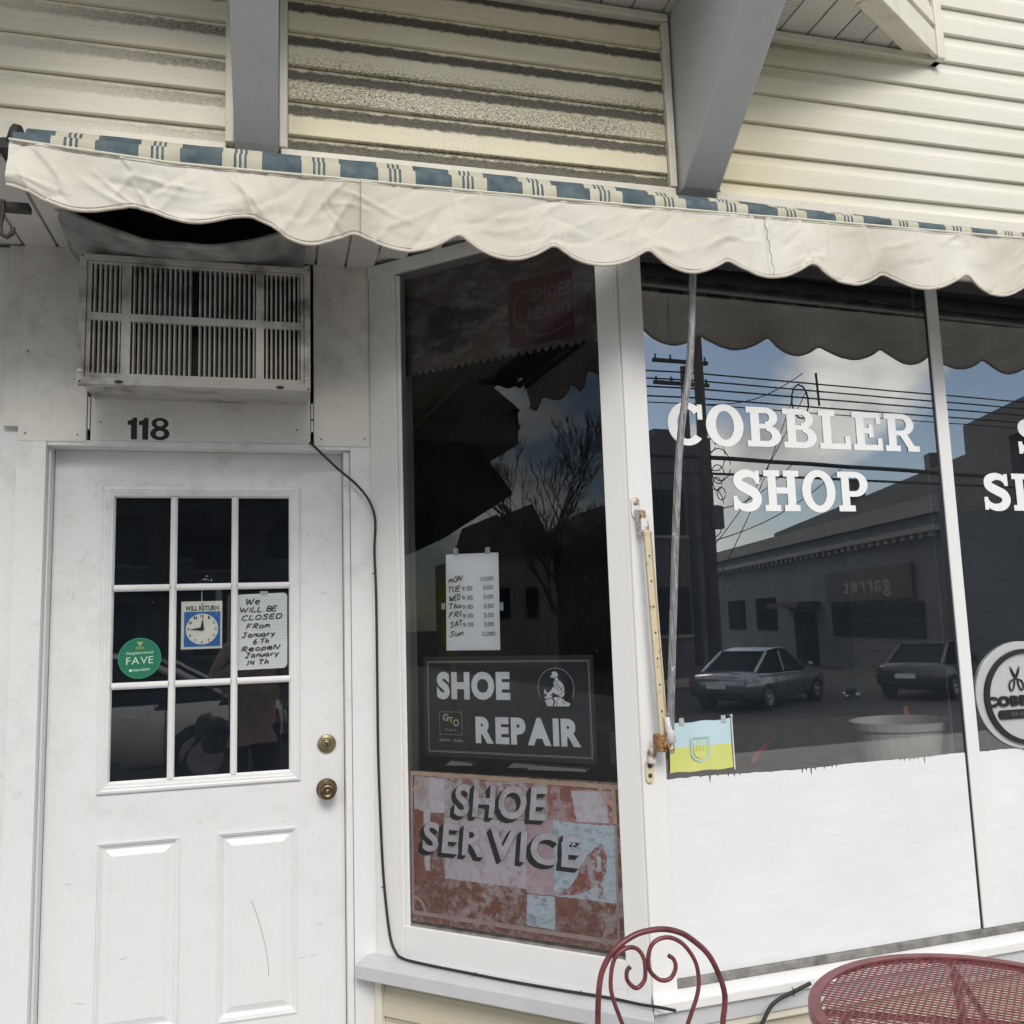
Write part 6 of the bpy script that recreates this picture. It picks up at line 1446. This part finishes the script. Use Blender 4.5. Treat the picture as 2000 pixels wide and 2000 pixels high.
MB().lathe((13.2, -11.3, -.66), (0, 0, 1), [(0, .16), (.04, .16), (.05, .11), (.5, .105), (.52, .14), (.56, .14), (.6, .11), (.68, .07), (.70, .03), (.74, .03)], 18).build('barrel', 'bldg_grey', hy, smooth=True)
for ax in ((1, 0, 0), (-1, 0, 0), (0, -1, 0)): MB().lathe((13.2, -11.3, -.26), ax, [(.08, .05), (.16, .05), (.165, .065), (.19, .065), (.2, .02)], 12).build('outlet', 'steel', hy)

# ---- the photographer, mirrored in the door glass
def skin(name, joints, edges, mat, parent, sub=2):
    me = bpy.data.meshes.new(name); me.from_pydata([j[:3] for j in joints], edges, []); o = bpy.data.objects.new(name, me); C_.objects.link(o)
    md = o.modifiers.new('s', 'SKIN'); 
    for i, j in enumerate(joints):
        sv = me.skin_vertices[0].data[i]; r = j[3]; sv.radius = (r, r) if not isinstance(r, tuple) else r
    me.skin_vertices[0].data[0].use_root = True
    md2 = o.modifiers.new('u', 'SUBSURF'); md2.levels = sub; md2.render_levels = sub
    dg = bpy.context.evaluated_depsgraph_get(); dg.update(); nm = bpy.data.meshes.new_from_object(o.evaluated_get(dg)); bpy.data.objects.remove(o)
    nm.materials.clear(); nm.materials.append(MATS[mat]); nm.polygons.foreach_set('use_smooth', [True] * len(nm.polygons))
    q = bpy.data.objects.new(name, nm); C_.objects.link(q)
    if parent: q.parent = parent; q.matrix_parent_inverse = parent_inv(parent)
    return q
px_, py_ = -.20, -.42
pe = thing('person', 'person in a brown quilted jacket raising a phone towards the door', 'person', (px_, py_, 0))
J = [(px_, py_, .95, .15), (px_, py_ - .01, 1.12, .145), (px_, py_, 1.30, .165), (px_, py_, 1.42, .10), (px_ + .01, py_ + .02, 1.50, .055), (px_ + .02, py_ + .05, 1.60, .085), (px_ + .02, py_ + .05, 1.70, .078),
     (px_ - .18, py_, 1.40, .068), (px_ - .25, py_ + .08, 1.17, .052), (px_ + .02, py_ + .27, 1.37, .040), (px_ + .10, py_ + .34, 1.45, .027),
     (px_ + .18, py_, 1.40, .068), (px_ + .30, py_ + .10, 1.18, .052), (px_ + .30, py_ + .30, 1.38, .040), (px_ + .28, py_ + .36, 1.45, .027),
     (px_ - .10, py_, .84, .10), (px_ - .11, py_ + .02, .48, .068), (px_ - .12, py_, .08, .048), (px_ - .12, py_ + .14, .04, .04),
     (px_ + .10, py_, .84, .10), (px_ + .12, py_ + .02, .48, .068), (px_ + .13, py_, .08, .048), (px_ + .14, py_ + .14, .04, .04)]
Ed = [(0, 1), (1, 2), (2, 3), (3, 4), (4, 5), (5, 6), (2, 7), (7, 8), (8, 9), (9, 10), (2, 11), (11, 12), (12, 13), (13, 14), (0, 15), (15, 16), (16, 17), (17, 18), (0, 19), (19, 20), (20, 21), (21, 22)]
skin('body', J, Ed, 'skin', pe)
def grow_(j, e): return (*j[:3], j[3] + e)
skin('jacket', [grow_(J[0], .035), grow_(J[1], .045), grow_(J[2], .04), grow_(J[3], .035), grow_(J[7], .035), grow_(J[8], .035), grow_(J[9], .03), grow_(J[11], .035), grow_(J[12], .035), grow_(J[13], .03), (px_, py_, .80, .17)],
     [(0, 1), (1, 2), (2, 3), (2, 4), (4, 5), (5, 6), (2, 7), (7, 8), (8, 9), (0, 10)], 'jacket', pe)
skin('trousers', [grow_(J[0], .012), grow_(J[15], .02), grow_(J[16], .022), grow_(J[17], .03), grow_(J[19], .02), grow_(J[20], .022), grow_(J[21], .03)], [(0, 1), (1, 2), (2, 3), (0, 4), (4, 5), (5, 6)], 'jeans', pe)
hc = Vector((px_ + .02, py_ - .018, 1.690)); mb = MB(); mb.lathe(hc - Vector((0, 0, .05)), (0, -.25, 1), [(-.13, .07), (-.09, .098), (0, .108), (.07, .100), (.11, .072), (.135, .03)], 20); mb.build('hair', 'hair', pe, smooth=True)
MB().lathe((px_ + .02, py_ + .135, 1.60), (0, 1, -.2), [(-.02, .018), (.012, .013), (.02, .006)], 10).build('nose', 'skin', pe, smooth=True)
MB().tube([(px_ - .002, py_ + .128, 1.565), (px_ + .02, py_ + .134, 1.562), (px_ + .042, py_ + .128, 1.565)], .005, 6).build('mouth', 'hydrant_red', pe, smooth=True)
for sg in (-1, 1):
    MB().lathe((px_ + .02 + sg * .084, py_ + .045, 1.615), (sg, 0, 0), [(-.01, .02), (.006, .024), (.012, .018)], 10).build('ear', 'skin', pe, smooth=True)
    skin('shoe', [(px_ + sg * .125 + .005, py_ - .03, .05, .045), (px_ + sg * .125 + .005, py_ + .08, .042, .042), (px_ + sg * .125 + .005, py_ + .17, .036, .034)], [(0, 1), (1, 2)], 'bag', pe)
    MB().lathe((px_ + .02 + sg * .032, py_ + .125, 1.625), (0, 1, 0), [(-.005, .012), (.006, .011), (.010, .005)], 10).build('eye', 'ink', pe, smooth=True)
    wr = Vector(J[10][:3] if sg < 0 else J[14][:3]); tx = -.035 if sg < 0 else .105
    # palms and fingers wrapped round the edges of the phone
    hj = [(*wr, .024), (*(wr + Vector((-sg * .01, .03, .03))), .030)]; he = [(0, 1)]
    for k in range(4):
        b0 = len(hj); p = wr + Vector((-sg * .012, .045 + .0 * k, .055 - k * .02)); hj += [(*p, .0095), (*(p + Vector((-sg * .022, .022, .004))), .0085), (*(p + Vector((-sg * .040, .020, .002))), .0075)]; he += [(1, b0), (b0, b0 + 1), (b0 + 1, b0 + 2)]
    b0 = len(hj); p = wr + Vector((-sg * .02, .012, .045)); hj += [(*p, .011), (*(p + Vector((-sg * .025, .012, .02))), .009)]; he += [(1, b0), (b0, b0 + 1)]
    skin('hand', hj, he, 'skin', pe, 1)
ph = MB().box(FW, -.078, .078, .006, .014, -.037, .037).build('phone', 'black', None, bevel=.003); tag(ph, 'black phone held sideways in front of the jacketed person', 'phone')
bg_ = skin('shoulder_bag', [(px_ - .27, py_ + .0, .98, (.09, .13)), (px_ - .27, py_ + .0, .82, (.10, .15)), (px_ - .27, py_, .70, (.08, .12))], [(0, 1), (1, 2)], 'bag', None); tag(bg_, 'dark shoulder bag hanging at the jacketed person\'s side', 'bag')
bs = MB().tube([(px_ - .27, py_ + .0, 1.08), (px_ - .2, py_ + .14, 1.3), (px_ - .05, py_ + .11, 1.47), (px_ + .06, py_ - .0, 1.50), (px_ - .05, py_ - .14, 1.44), (px_ - .22, py_ - .12, 1.25), (px_ - .27, py_, 1.08)], .012, 6).build('strap', 'bag', bg_)
